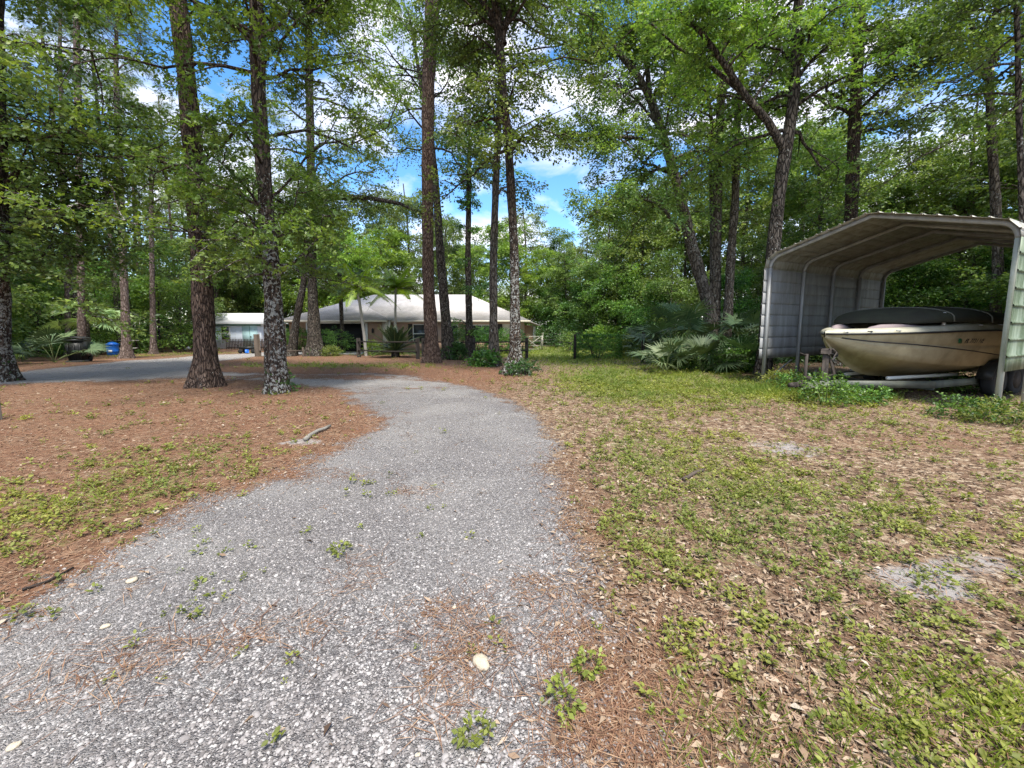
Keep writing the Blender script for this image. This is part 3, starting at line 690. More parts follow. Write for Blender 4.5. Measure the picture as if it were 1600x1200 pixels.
# lichen trunk with flared foot
P, R = px_path((803, 583, 25), [(805, 550, 17), (804, 400, 13.5), (796, 250, 13), (787, 150, 12), (779, 50, 12), (773, 0, 11)])
P, R = extend(P, R, 17, .06)
Y = P[0][1]
f1 = [atY(787, 70, Y), atY(768, 25, Y), atY(742, -15, Y), atY(700, -80, Y)]
f2 = [atY(783, 60, Y), atY(800, 10, Y), atY(820, -50, Y)]
make_tree('oak_tree', P, R, 'lichen_bark', 'leaf_oak', [dict(t0=.30, t1=1, nl=36, L=2.6, ls=.11, K=24, nsec=6, nspr=5, spray=.65, top=1.0, elev=(-.1, .7)),
          dict(path=f1, rad=np.array([.12, .05]), t0=.3, t1=1, nl=8, L=1.8, ls=.105, K=20, nsec=5, nspr=4, spray=.6)], rng,
          'lichen spotted trunk with flared mossy foot, nearest in the central row', S=24, flare=.95, n=60, extra_wood=[(f1, [.12, .09, .07, .04]), (f2, [.11, .08, .05])])

for base, pts, tp, lb in (((128, 562, 17), [(127, 470, 13), (124, 300, 12.5), (121, 150, 12), (119, 0, 10)], 24, 'tall slender pine with a pinkish grey trunk far left behind the gravel'),
                          ((198, 560, 18), [(195, 470, 14), (189, 330, 13), (184, 200, 12), (182, 130, 9)], 19, 'tall pinkish grey pine with a forked top, left of the thick plated pine'),
                          ((107, 557, 11), [(104, 400, 9), (97, 200, 8), (94, 100, 7)], 22, 'thinner pine trunk close behind the pinkish grey one'),
                          ((240, 553, 12), [(238, 450, 9), (236, 320, 8)], 14, 'thin dark trunk in the gap left of the nearest thick pine')):
    P, R = px_path(base, pts); P, R = extend(P, R, tp, .05)
    make_tree('slender_pine', P, R, 'pine_grey', 'leaf_pine', [dict(t0=.62, t1=1, nl=20, L=3.0, ls=.26, K=26, asp=.07, nsec=5, nspr=4, spray=.5, flat=1.2, elev=(0, .6), wide=.35)], rng, lb, cat='pine', S=14)
# trees round the carport
def top_tree(name, Y, pts, bark, leaf, crowns, label, top=None, rt=.05, limbs=(), group=None, S=18, flare=.3, lean=None):
    b = atY(pts[0][0], pts[0][1], Y); P = [np.array([b[0], Y, float(ground_z(b[0], Y)[0])])]; R = [pts[0][2]/2*Y/FPX*1.15]
    d0 = atY(*pts[1][:2], Y)-b; P[0][0] -= d0[0]/max(d0[2], .1)*(b[2]-P[0][2])*.35
    for (px, py, w) in pts: P.append(atY(px, py, Y)); R.append(w/2*Y/FPX)
    cs = Y/math.hypot(P[0][0], Y); P, R = np.array(P), np.array(R)*cs
    if top: P, R = extend(P, R, top, rt, lean)
    ew = []
    cl = [dict(c) for c in crowns]
    for (lp, lw, lc) in limbs:
        q = [atY(a, b_, Y+dy) for (a, b_, dy) in lp]; ww = np.linspace(lw[0], lw[1], len(q))/2*Y/FPX*cs; ew.append((q, ww))
        if lc: cl.append(dict(path=q, rad=np.array([.15, .06]), **lc))
    return make_tree(name, P, R, bark, leaf, cl, rng, label, S=S, flare=flare, extra_wood=ew, group=group)
ol = dict(nl=9, L=2.4, ls=.12, K=20, nsec=5, nspr=5, spray=.7, t0=.25, t1=1, lr=.2)
top_tree('oak_tree', 19, [(1118, 470, 17.0), (1118, 400, 16.3), (1121, 300, 15.0), (1122, 230, 14.3), (1128, 140, 12.2), (1135, 0, 9.5)], 'grey_bark', 'leaf_olive',
    [dict(t0=.45, t1=1, nl=22, L=4, ls=.14, K=18, nsec=6, nspr=5, spray=.8)], 'straight grey brown trunk rising behind the palmettos', top=20,
    limbs=[([(1118, 235, 0), (1108, 160, .3), (1098, 110, .6), (1080, 60, 1)], (6, 4), ol), ([(1112, 455, 0), (1112, 350, .3), (1110, 250, .6), (1112, 180, .9)], (7, 4), ol)])
top_tree('leaning_oak', 17.5, [(1108, 480, 20.2), (1085, 400, 19.4), (1068, 330, 17.3), (1045, 240, 14.4), (1030, 195, 13.0), (1012, 140, 11.5), (985, 100, 10.1), (945, 60, 7.9), (900, 12, 5.8)], 'grey_bark', 'leaf_olive',
    [dict(t0=.35, t1=1, nl=32, L=3.2, ls=.13, K=22, nsec=6, nspr=6, spray=.8, elev=(-.3, .7), top=.8)], 'grey brown oak leaning far left over the lawn',
    limbs=[([(1060, 360, 0), (1040, 330, -.5), (1010, 312, -1), (960, 312, -1.6), (920, 340, -2)], (7, 3), dict(ol, nl=14, elev=(-.5, .3))),
           ([(1035, 230, 0), (990, 215, -.6), (940, 212, -1.2), (890, 210, -1.6)], (6, 3), dict(ol, nl=12, L=2.0, elev=(-.5, .4))),
           ([(1015, 150, 0), (1010, 90, .4), (1000, 30, .8)], (9, 5), ol)])
top_tree('oak_tree', 18.5, [(1138, 480, 15.0), (1142, 400, 13.6), (1150, 300, 12.2), (1150, 210, 10.9), (1160, 100, 8.8), (1170, 0, 6.8)], 'grey_bark', 'leaf_olive',
    [dict(t0=.4, t1=1, nl=20, L=3.6, ls=.14, K=18, nsec=6, nspr=5, spray=.8)], 'rightmost trunk of the clump behind the palmettos', top=19)
top_tree('forked_tree', 13, [(1205, 420, 22.1), (1210, 370, 21.2), (1219, 290, 19.6), (1228, 228, 20.4), (1240, 170, 17.8), (1243, 100, 15.3), (1247, 0, 12.8)], 'dark_bark', 'leaf_sweetgum',
    [dict(t0=.42, t1=1, nl=26, L=2.6, ls=.13, K=16, lobes=3, nsec=5, nspr=4, spray=.6, elev=(-.2, .6))], 'black Y shaped tree left of the carport roof', top=13, S=22,
    limbs=[([(1226, 235, 0), (1200, 190, -.2), (1165, 150, -.4), (1128, 95, -.6), (1095, 50, -.8), (1060, 15, -1)], (14, 6), dict(nl=14, L=2.3, ls=.13, K=16, lobes=3, nsec=5, nspr=4, spray=.6, t0=.3, t1=1, lr=.25)),
           ([(1160, 145, -.4), (1105, 100, -.2), (1060, 75, 0), (1010, 30, 0)], (8, 3), None)])
top_tree('tall_tree', 16, [(1325, 420, 22.5), (1330, 330, 21.6), (1335, 200, 19.8), (1340, 100, 18.0), (1345, 0, 16.2)], 'lichen_bark', 'leaf_oak',
    [dict(t0=.32, t1=1, nl=30, L=3.0, ls=.13, K=20, nsec=6, nspr=5, spray=.7, elev=(-.3, .6), top=.9)], 'straight dark trunk with lichen rising behind the carport peak', top=18, S=22)
top_tree('oak_tree', 15, [(1560, 420, 18.6), (1555, 300, 17.4), (1548, 200, 15.7), (1545, 90, 12.8), (1560, 0, 8.7)], 'grey_bark', 'leaf_oak',
    [dict(t0=.35, t1=1, nl=30, L=3.6, ls=.13, K=20, nsec=6, nspr=5, spray=.75, elev=(-.3, .6), top=.9)], 'pale grey trunk behind the right part of the carport roof', top=16,
    limbs=[([(1560, 95, 0), (1530, 60, 0), (1510, 20, 0), (1490, -20, 0)], (8, 4), ol), ([(1548, 130, 0), (1500, 85, -.3), (1440, 75, -.6), (1400, 80, -.9)], (9, 4), ol)])
top_tree('oak_tree', 10.5, [(1600, 420, 13.2), (1597, 300, 12.0), (1592, 180, 10.8), (1590, 60, 9.6), (1588, 0, 8.4)], 'dark_bark', 'leaf_oak',
    [dict(t0=.4, t1=1, nl=22, L=2.2, ls=.11, K=20, nsec=5, nspr=5, spray=.6, elev=(-.2, .5))], 'dark trunk at the right edge above the carport corner', top=11)

# ---------------------------------------------------------------- the woods behind
def copy_tree(o, parent=None):
    c = o.copy(); COL.objects.link(c)
    if parent is not None: c.parent = parent
    for ch in list(o.children): copy_tree(ch, c)
    return c
def proto(name, H, r0, bark, leaf, crowns, seed, lean=.6, multi=0):
    rg = np.random.RandomState(seed); n = 7
    P = np.stack([np.cumsum(rg.normal(0, lean*.3, n))*np.linspace(0, 1, n), np.cumsum(rg.normal(0, lean*.3, n))*np.linspace(0, 1, n), np.linspace(0, H, n)], 1); P[0, :2] = 0
    R = r0*np.linspace(1, .25, n)
    e = empty(name, (0, 0, 0)); W = [trunk_geo(P, R, rg, S=9, flare=.3, n=16)]; L = []
    for c in crowns:
        w, l = crown(P, R, rg, **c); W += w[:2]; L.append(l)
    V, F = cat_geo(W); link('trunk', mkmesh(V, F, smooth=True), M[bark], e)
    V, F, t = cat_leaf(L); link('crown', mkmesh(V, F, attrs=dict(rnd=('FACE', t))), M[leaf], e)
    return e
PR = {}
bt = dict(t0=.14, t1=1, nl=38, L=4.6, ls=.21, K=21, nsec=6, nspr=5, elev=(-.25, .6), spray=1.0, shape=[.75, 1, .9, .4])
PR['oak'] = [proto('woodland_oak', 17, .24, 'dark_bark', 'leaf_oak', [bt], 101), proto('woodland_oak', 15, .2, 'grey_bark', 'leaf_oak', [dict(bt, t0=.22, nl=30, L=4.0)], 102)]
PR['olive'] = [proto('woodland_oak', 18, .22, 'grey_bark', 'leaf_olive', [dict(bt, t0=.2)], 103), proto('woodland_oak', 14, .18, 'dark_bark', 'leaf_olive', [dict(bt, L=3.8, nl=30)], 104)]
PR['bright'] = [proto('broadleaf_tree', 13, .14, 'grey_bark', 'leaf_bright', [dict(bt, L=3.4, nl=28, t0=.2)], 105)]
ut = dict(t0=.06, t1=1, nl=26, L=2.4, ls=.15, K=16, nsec=5, nspr=5, elev=(-.2, .7), spray=.8, shape=[.9, 1, .8, .4])
PR['under'] = [proto('understory_tree', 6.5, .07, 'dark_bark', 'leaf_sweetgum', [ut], 106), proto('understory_tree', 5.5, .06, 'dark_bark', 'leaf_shrub', [dict(ut, L=2.1)], 107), proto('understory_tree', 7.5, .08, 'grey_bark', 'leaf_oak', [dict(ut, L=2.6)], 108)]
pt = dict(t0=.62, t1=1, nl=26, L=3.0, ls=.26, K=26, asp=.07, nsec=5, nspr=4, elev=(0, .7), spray=.5, flat=1.3, wide=.35, shape=[.7, 1, .9, .4], droop=.1)
PR['pine'] = [proto('slender_pine', 25, .19, 'grey_bark', 'leaf_pine', [pt], 109, lean=.35), proto('slender_pine', 22, .15, 'pine_red', 'leaf_pine', [dict(pt, t0=.55, nl=24, L=2.6)], 110, lean=.5)]
used = set(); prg = np.random.RandomState(5)
PLANTED = []
def plant(kind, px, Y, sc, label, cat, group, v=None, dz=0):
    k = prg.randint(len(PR[kind])) if v is None else v; p = PR[kind][k]
    o = p if (kind, k) not in used else copy_tree(p)
    used.add((kind, k))
    x = (px-800)/FPX*Y
    o.location = (x, Y, float(ground_z(x, Y)[0])-.05+dz); o.rotation_euler = (0, 0, prg.rand()*6.28); o.scale = (sc*prg.uniform(.9, 1.1),)*2+(sc,)
    PLANTED.append((group, px, o)); return tag(o, label, cat, group)
GW = 'trees of the woods'
# left woods
for (px, Y, sc) in [(-230, 17, .9), (-120, 24, 1), (-40, 22, .85), (30, 33, 1.0), (340, 42, 1.0), (415, 46, 1.05), (300, 50, 1.1), (240, 46, .7), (140, 50, .75), (40, 44, 1.05), (-60, 38, 1.1), (450, 56, 1.2), (520, 60, 1.1), (380, 60, 1.1), (190, 62, .7)]:
    plant(['oak', 'olive'][prg.randint(2)], px, Y, sc, 'leafy woodland tree standing in the dense woods at left', 'tree', GW+' at left')
for (px, Y, sc, v) in [(125, 27, .95, 0), (190, 29, .95, 0), (100, 36, 1, 1), (147, 44, 1, 0), (165, 50, 1, 1), (226, 40, 1, 1), (236, 46, 1.1, 0), (283, 38, 1, 1), (60, 42, 1.1, 0), (370, 44, 1, 1), (25, 34, 1, 0), (262, 56, 1.1, 1), (-90, 30, 1, 1), (205, 54, 1, 0), (430, 50, 1.1, 0)]:
    plant('pine', px, Y, sc, 'tall slender pine with a bare trunk among the woods at left', 'pine', 'slender pines at left', v)
for (px, Y, sc) in [(-160, 14, .9), (-70, 18, 1.0), (60, 26, .8), (160, 31, .9), (215, 30, .8), (250, 31, 1.2), (285, 36, 1.2), (20, 27, 1.1), (325, 46, 1.2), (375, 45, 1.1), (425, 46, 1.1), (90, 32, 1.2), (190, 38, 1.3), (130, 38, 1.3), (-20, 25, 1.2)]:
    plant('under', px, Y, sc, 'bushy understory tree filling the edge of the woods at left', 'tree', 'understory trees at left')
# behind the house
for (px, Y, sc, k) in [(470, 46, 1.06, 'bright'), (545, 45, 0.99, 'bright'), (520, 52, 1.19, 'olive'), (600, 50, 1.06, 'bright'), (640, 56, 1.12, 'olive'), (690, 49, 0.95, 'oak'), (735, 54, 0.99, 'bright'), (775, 47, 1.03, 'bright'), (820, 52, 0.92, 'olive'), (840, 46, 0.82, 'bright'), (590, 62, 1.32, 'oak'), (700, 64, 1.19, 'olive'), (560, 44, 0.73, 'bright')]:
    plant(k, px, Y, sc, 'light green tree rising behind the house roof', 'tree', 'trees behind the house')
# far side of the lawn
for (px, Y, sc, k) in [(865, 50, .72, 'oak'), (885, 42, .62, 'oak'), (915, 45, .66, 'olive'), (940, 38, .75, 'oak'), (965, 44, .85, 'olive'), (1000, 36, .9, 'olive'), (1030, 42, .95, 'oak'), (1065, 33, .85, 'olive'), (1100, 38, 1, 'oak'), (1150, 31, .9, 'olive'), (1190, 36, 1.0, 'olive'), (905, 58, .75, 'olive'), (955, 60, .9, 'oak'), (1010, 55, 1.1, 'olive')]:
    plant(k, px, Y, sc, 'dense tree in the dark woods across the lawn', 'tree', GW+' across the lawn')
for (px, Y, sc) in [(870, 43, .9), (905, 41, 1), (930, 36, .85), (962, 35, 1), (990, 33, .9), (1010, 30, .8), (850, 46, 1), (1045, 29, .9), (1170, 25, .9), (1210, 22, .8), (1160, 21, .75)]:
    plant('under', px, Y, sc, 'low bushy tree at the edge of the woods across the lawn', 'tree', 'understory trees across the lawn')
# behind the carport
for (px, Y, sc, k) in [(1240, 27, .85, 'olive'), (1280, 22, .75, 'oak'), (1330, 28, .9, 'bright'), (1390, 24, .7, 'olive'), (1440, 30, .8, 'oak'), (1480, 22, .72, 'olive'), (1530, 27, .8, 'oak'), (1590, 22, .85, 'oak'), (1650, 18, .85, 'olive'), (1720, 15, .8, 'oak'), (1400, 38, .95, 'bright'), (1300, 40, 1.1, 'oak'), (1500, 38, 1, 'olive'), (1850, 12, .8, 'oak')]:
    plant(k, px, Y, sc, 'leafy tree in the woods behind the metal carport', 'tree', GW+' behind the carport')
for (px, Y, sc) in [(1250, 20, .8), (1300, 20, .8), (1400, 19, .75), (1450, 20.5, .9), (1500, 18, .8), (1555, 17, .75), (1620, 14, .75), (1360, 23, 1), (1700, 12, .7), (1600, 19, 1.0)]:
    plant('under', px, Y, sc, 'bushy understory tree right behind the metal carport', 'tree', 'understory trees behind the carport')

ORD = ['first', 'second', 'third', 'fourth', 'fifth', 'sixth', 'seventh', 'eighth', 'ninth', 'tenth', 'eleventh', 'twelfth', 'thirteenth', 'fourteenth', 'fifteenth', 'sixteenth']
for g_ in sorted({p[0] for p in PLANTED}):
    for k, (_, px, o) in enumerate(sorted([p for p in PLANTED if p[0] == g_], key=lambda p: p[1])): o['label'] = '%s, %s from the left' % (o['label'], ORD[k])
def leaf_mass(name, spots, ls, K, per, mat, label, cat, seed, flat=.7, spray=.8):
    """spots: (x, y, z, rx, ry, rz) ellipsoids filled with twigs"""
    rg = np.random.RandomState(seed); O, D = [], []
    for (x, y, z_, rx, ry, rz) in spots:
        v = nrm(rg.normal(0, 1, (per, 3))); r = rg.rand(per, 1)**.45
        O.append(np.array([x, y, z_])+v*r*np.array([rx, ry, rz])); D.append(v+np.array([0, 0, .3]))
    O, D = np.concatenate(O), np.concatenate(D); ok = O[:, 2] > gz(O[:, 0], O[:, 1])-.05; O, D = O[ok], D[ok]
    V, F, t = sprays(O, D, spray*rg.uniform(.6, 1.2, len(O)), K, ls, rg, flat=flat)
    o = link(name, mkmesh(V, F, attrs=dict(rnd=('FACE', t))), M[mat]); return tag(o, label, cat, kind='stuff')
rg = np.random.RandomState(3); sp = []
for (p0, p1, Y0, Y1, h, n) in [(-420, 110, 25, 33, 1.2, 60), (60, 288, 34, 46, 1.5, 70), (300, 480, 44, 50, 1.5, 40), (840, 1180, 34, 46, 1.6, 90), (1000, 1230, 22, 29, 1.2, 40), (1200, 1720, 17, 24, 1.2, 90), (1700, 2600, 10, 15, 1.1, 60), (440, 860, 48, 56, 2.0, 60)]:
    for _ in range(n):
        Y = rg.uniform(Y0, Y1); x = (rg.uniform(p0, p1)-800)/FPX*Y; h_ = h*rg.uniform(.5, 1.3); sp.append((x, Y, gz(x, Y)+h_*.5, rg.uniform(.9, 1.9), rg.uniform(.8, 1.6), h_))
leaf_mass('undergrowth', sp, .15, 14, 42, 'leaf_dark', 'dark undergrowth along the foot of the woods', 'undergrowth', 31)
sp = []
for _ in range(330):
    a = math.radians(rg.uniform(-88, 88)); r = rg.uniform(66, 90); x, Y = r*math.sin(a), r*math.cos(a); h_ = rg.uniform(2.5, 5.5)
    sp.append((x, Y, rg.uniform(0, 9 if abs(a) < .2 else 13), rg.uniform(3, 5), rg.uniform(2, 4), h_))
leaf_mass('distant_woods', sp, .42, 12, 60, 'leaf_oak', 'far woods closing off the view behind everything', 'woods', 32, spray=2.0)

# ---------------------------------------------------------------- palms, palmettos, shrubs
def fan_palm(name, px, py, n, pet, fan, seed, label, mat='leaf_palmetto', cat='palmetto', trunk=0, nb=26, dead=0, up=(.55, 1.4), loc=None, group=None):
    rg = np.random.RandomState(seed); x, y = at(px, py) if loc is None else loc
    e = empty(name, (x, y, float(ground_z(x, y)[0])), label=label, cat=cat, group=group)
    def fronds(n, up, mat, nm_):
        St, Vs, Fs, T, k = [], [], [], [], 0
        for i in range(n):
            az = i*2.4+rg.uniform(-.4, .4); el = rg.uniform(*up); L = pet*rg.uniform(.7, 1.15)
            h = np.array([math.cos(az), math.sin(az), 0]); t = np.linspace(0, 1, 6)[:, None]
            c = np.array([0, 0, trunk])+L*(h*math.cos(el)*t+np.array([0, 0, 1])*(math.sin(el)*t-.22*t**2))
            St.append(tubes(c[None], np.linspace(.014, .007, 6)[None], 4))
            d = nrm(c[-1]-c[-2]); d = nrm(d+h*.25-np.array([0, 0, .15])); s_ = nrm(np.cross(d, [0, 0, 1.])); nn = nrm(np.cross(s_, d)); tw = rg.uniform(-.5, .5); s_ = s_*math.cos(tw)+nn*math.sin(tw); nn = np.cross(s_, d)
            a = np.linspace(-1.75, 1.75, nb)+rg.normal(0, .03, nb); B = fan*rg.uniform(.8, 1.1)*(1-.16*np.abs(a/1.75)**2)*rg.uniform(.9, 1.05, nb)
            dr = d*np.cos(a)[:, None]+s_*np.sin(a)[:, None]+nn*(.18*np.abs(np.sin(a)))[:, None]
            side = nrm(np.cross(nn, dr)); w = .019*fan/.6*np.ones(nb)
            o = np.tile(c[-1], (nb, 1)); mid = o+dr*B[:, None]*.5; tip = o+dr*B[:, None]; tip[:, 2] -= B*rg.uniform(.08, .32, nb); mid[:, 2] -= B*.02
            V = np.stack([o, mid+side*w[:, None]+nn*.01, tip, mid-side*w[:, None]+nn*.01], 1).reshape(-1, 3)
            Vs.append(V); Fs.append(np.arange(nb*4).reshape(-1, 4)+k); k += nb*4; T.append(np.clip(rg.rand()*.6+rg.rand(nb)*.4, 0, 1))
        link(nm_, mkmesh(np.concatenate(Vs), np.concatenate(Fs), attrs=dict(rnd=('FACE', np.concatenate(T)))), M[mat], e)
        return St
    S1 = fronds(n, up, mat, 'fronds')
    if dead: S1 += fronds(dead, (-.9, -.1), 'leaf_dead', 'dead_fronds')
    V, F = cat_geo(S1); link('stems', mkmesh(V, F), M['stem'], e)
    if trunk: V, F = tubes(np.array([[[0, 0, -.1], [0, 0, trunk*.5], [0, 0, trunk]]]), np.array([[.16, .13, .15]]), 10); link('trunk', mkmesh(V, F), M['dark_bark'], e)
    return e
M['stem'] = plain('stem', (.12, .15, .05), .6)
R4 = [(1010, 562, 13, 1.7, .9, 'saw palmetto at the left end of the clump beside the lawn'), (1062, 572, 16, 2.5, 1.0, 'tall palmetto with upright fans in front of the clump of trunks'),
      (1098, 581, 12, 1.2, .85, 'palmetto with fans held low at the front of the clump'), (1128, 568, 16, 2.8, 1.0, 'high palmetto with brown dead fans below the trunks'),
      (1150, 582, 12, 1.4, .85, 'palmetto leaning towards the carport siding'), (1160, 570, 14, 2.5, .95, 'tall palmetto just left of the carport siding'), (1040, 581, 9, .9, .8, 'small palmetto with fans spread on the grass')]
for i, (px, py, n, pe, fa, lb) in enumerate(R4): fan_palm('palmetto', px, py, n, pe, fa, 40+i, lb, dead=5 if i in (3,) else 0)
fan_palm('cabbage_palm', 140, 560, 15, 1.4, 1.05, 50, 'pale fan palm spreading over the black bin', cat='palm', trunk=2.1, nb=30, up=(-.15, 1.0), mat='leaf_pale_fan')
fan_palm('palmetto', 85, 566, 12, 1.5, .8, 51, 'dark palmetto with reddish dead fans left of the black bin', dead=5)
fan_palm('palmetto', 35, 563, 9, 1.0, .7, 52, 'small palmetto just right of the big left trunk')
fan_palm('cabbage_palm', 0, 0, 16, 1.3, 1.0, 53, 'fan palm behind the level branch of the dark trunk', cat='palm', trunk=5.6, nb=28, up=(-.7, .9), loc=(-11.9, 29.3))
for i, (x, y, h, lb) in enumerate([(15.8, 14.2, 0, 'palmetto seen through the carport behind the boat'), (17.5, 15.5, .6, 'bigger palmetto at the far side of the carport opening')]):
    fan_palm('palmetto', 0, 0, 12, 1.6, .8, 56+i, lb, loc=(x, y), trunk=h)

def pinnate(name, loc, n, L, rise, lfl, seed, label, cat, mat, trunkr=.15, trunkh=.2, el=(.2, 1.3), sag=.8, nl=34, wd=.02, bark='dark_bark', hang=0.0, bend=(0, 0)):
    rg = np.random.RandomState(seed); x, y = loc; z0 = float(ground_z(x, y)[0])
    e = empty(name, (x, y, z0), label=label, cat=cat); Vs, Fs, T, St, k = [], [], [], [], 0
    top = np.array([bend[0], bend[1], trunkh])
    for i in range(n):
        az = i*2.4+rg.uniform(-.3, .3); e_ = rg.uniform(*el); LL = L*rg.uniform(.85, 1.1)
        t = np.linspace(0, 1, nl)[:, None]; h = np.array([math.cos(az), math.sin(az), 0])
        c = top+LL*(h*math.cos(e_)*t+np.array([0, 0, 1])*(math.sin(e_)*t-sag*.6*math.cos(e_)*t**2.2))
        St.append(tubes(c[::3][None], np.linspace(.02, .006, len(c[::3]))[None]*max(1, L/1.5), 4))
        d = nrm(np.gradient(c, axis=0)); s = nrm(np.cross(d, [0, 0, 1.])); nn = np.cross(s, d)
        ll = lfl*np.sin(np.clip(t[:, 0]*1.02+.10, 0, 1)*math.pi)**.5
        for sg in (-1, 1):
            ax = d*.55+s*sg+nn*.3; ax[:, 2] -= hang+rg.uniform(0, .2, nl)
            V, F = kites(c[2:], ax[2:], nn[2:]+1e-3, ll[2:]*rg.uniform(.85, 1.1, nl-2), np.full(nl-2, wd), belly=.3)
            Vs.append(V); Fs.append(F+k); k += len(V); T.append(np.clip(rg.rand()*.6+rg.rand(nl-2)*.35, 0, 1))
    link('fronds', mkmesh(np.concatenate(Vs), np.concatenate(Fs), attrs=dict(rnd=('FACE', np.concatenate(T)))), M[mat], e)
    V, F = cat_geo(St); link('stems', mkmesh(V, F), M['stem'], e)
    tz = np.linspace(0, 1, 8)[:, None]; tp = np.concatenate([top[:2]*tz**1.5, top[2]*tz-.1*(1-tz)], 1)
    V, F = tubes(tp[None], np.linspace(trunkr*1.2, trunkr, 8)[None], 12); link('trunk', mkmesh(V, F, smooth=True), M[bark], e)
    return e
cyc = at(618, 558)
pinnate('cycad', cyc, 60, 2.15, 0, .26, 60, 'large dark cycad behind the rail fence', 'cycad', 'leaf_cycad', .24, .35, (-.05, 1.3), .5, 60, .035)
M['palm_trunk'] = plain('palm_trunk', (.33, .31, .27), .8, sc=9, var=.2)
q = at(572, 556); pinnate('queen_palm', q, 18, 2.6, 0, .55, 61, 'slim pale palm with yellowing fronds before the garage door', 'palm', 'leaf_queen', .085, 4.3, (-.1, 1.2), 1.1, 60, .045, 'palm_trunk', hang=.9, bend=(-.4, 0))
q = at(618, 553); pinnate('queen_palm', q, 17, 2.5, 0, .55, 62, 'slim palm with yellow green fronds left of the cycad', 'palm', 'leaf_queen', .075, 4.6, (-.1, 1.2), 1.1, 60, .045, 'palm_trunk', hang=.9, bend=(.1, .2))

def shrub(px, py, rx, ry, h, mat, label, seed, ls=.085, n=420, K=13, box=False, name='shrub', cat='shrub', loc=None, spray=.28, stems=6):
    rg = np.random.RandomState(seed); x, y = at(px, py) if loc is None else loc
    e = empty(name, (x, y, float(ground_z(x, y)[0])), label=label, cat=cat)
    if box:
        O = rg.uniform(-1, 1, (n, 3)); k = rg.randint(0, 3, n); ed = rg.rand(n) < .7
        for a in range(3): O[(k == a) & ed, a] = np.sign(O[(k == a) & ed, a])
        v = nrm(O); O = O*np.array([rx, ry, h/2])+np.array([0, 0, h/2])
    else:
        v = nrm(rg.normal(0, 1, (n, 3))); b = 1+.22*np.sin(v[:, :1]*5+seed)*np.sin(v[:, 1:2]*4+1)*1.0
        O = v*(rg.rand(n, 1)**.35)*np.array([rx, ry, h/2])*b+np.array([0, 0, h*.52])
    ok = O[:, 2] > .02; O, v = O[ok], v[ok]
    V, F, t = sprays(O, v+np.array([0, 0, .45]), spray*rg.uniform(.6, 1.2, len(O)), K, ls, rg, flat=.6)
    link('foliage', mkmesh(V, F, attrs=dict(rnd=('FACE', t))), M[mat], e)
    a = rg.rand(stems)*6.28; B = np.stack([np.cos(a)*rx*.15, np.sin(a)*ry*.15, np.zeros(stems)-.05], 1); Tt = np.stack([np.cos(a)*rx*.6, np.sin(a)*ry*.6, np.full(stems, h*.8)], 1)
    V, F = tubes(np.stack([B, (B+Tt)/2+[0, 0, .1*h], Tt], 1), np.tile([.03, .02, .008], (stems, 1))*min(1, h)**.9, 5); link('stem', mkmesh(V, F), M['stem' if name.startswith('weed') else 'dark_bark'], e)
    return e
shrub(466, 551, 1.0, .8, 1.75, 'leaf_shrub', 'rounded dark green shrub at the left of the garage door', 70)
shrub(520, 553, 1.5, .8, 1.65, 'leaf_shrub', 'wide dark green shrub in front of the garage door', 71)
shrub(583, 555, .5, .5, .9, 'leaf_bright', 'small yellow green shrub at the foot of the slim palms', 72, n=160)
shrub(518, 556, .5, .4, .5, 'leaf_olive', 'low pale shrub at the foot of the dark straight trunk', 73, n=150)
shrub(720, 553, .9, .7, 1.7, 'leaf_shrub', 'clipped bright topped shrub between the two dark trunks', 74)
shrub(752, 553, 1.0, .7, 1.8, 'leaf_shrub', 'clipped shrub under the wide window', 75)
shrub(787, 553, 1.1, .7, 1.6, 'leaf_shrub', 'dark shrub behind the rail fence, left of the flared trunk', 76)
shrub(812, 556, .6, .6, 1.4, 'leaf_dark', 'dark shrub by the right end of the rail fence', 77, n=240)
shrub(712, 562, .5, .4, .8, 'leaf_dark', 'low dark plant at the foot of the bending dark trunk', 78, n=150, ls=.12)
shrub(757, 572, .5, .4, .45, 'leaf_shrub', 'low ferny plant between the narrow trunks', 79, n=110, ls=.12)
shrub(815, 586, .45, .35, .35, 'leaf_dark', 'ivy at the foot of the flared lichen trunk', 80, n=110, ls=.07, spray=.2)
shrub(448, 611, .16, .14, .42, 'leaf_shrub', 'ivy sprig on the foot of the lichen blotched sweetgum', 81, n=45, ls=.06, spray=.14, K=10)
shrub(933, 561, 1.12, .45, 1.25, 'leaf_shrub', 'boxy clipped hedge standing alone on the lawn', 82, box=True, n=950, name='hedge', cat='hedge', ls=.075, spray=.2)
shrub(945, 548, 1.6, .9, 1.95, 'leaf_bright', 'bright green bush just behind the boxy hedge', 83, n=420, ls=.11)
shrub(982, 555, 1.1, .7, 1.15, 'leaf_weed', 'yellow green arching bush right of the boxy hedge', 84, n=330, ls=.12)
shrub(888, 550, .6, .5, 1.4, 'leaf_olive', 'thin sapling bush on the bright lawn', 85, n=120, ls=.09, spray=.35)
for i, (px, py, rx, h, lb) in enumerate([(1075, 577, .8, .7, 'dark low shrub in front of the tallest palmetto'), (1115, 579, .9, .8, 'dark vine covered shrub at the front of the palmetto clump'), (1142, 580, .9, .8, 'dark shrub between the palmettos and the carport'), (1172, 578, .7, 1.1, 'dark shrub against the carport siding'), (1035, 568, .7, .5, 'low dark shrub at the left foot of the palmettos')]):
    shrub(px, py, rx, .8, h, 'leaf_dark' if i % 2 else 'leaf_shrub', lb, 86+i, n=420, ls=.08)
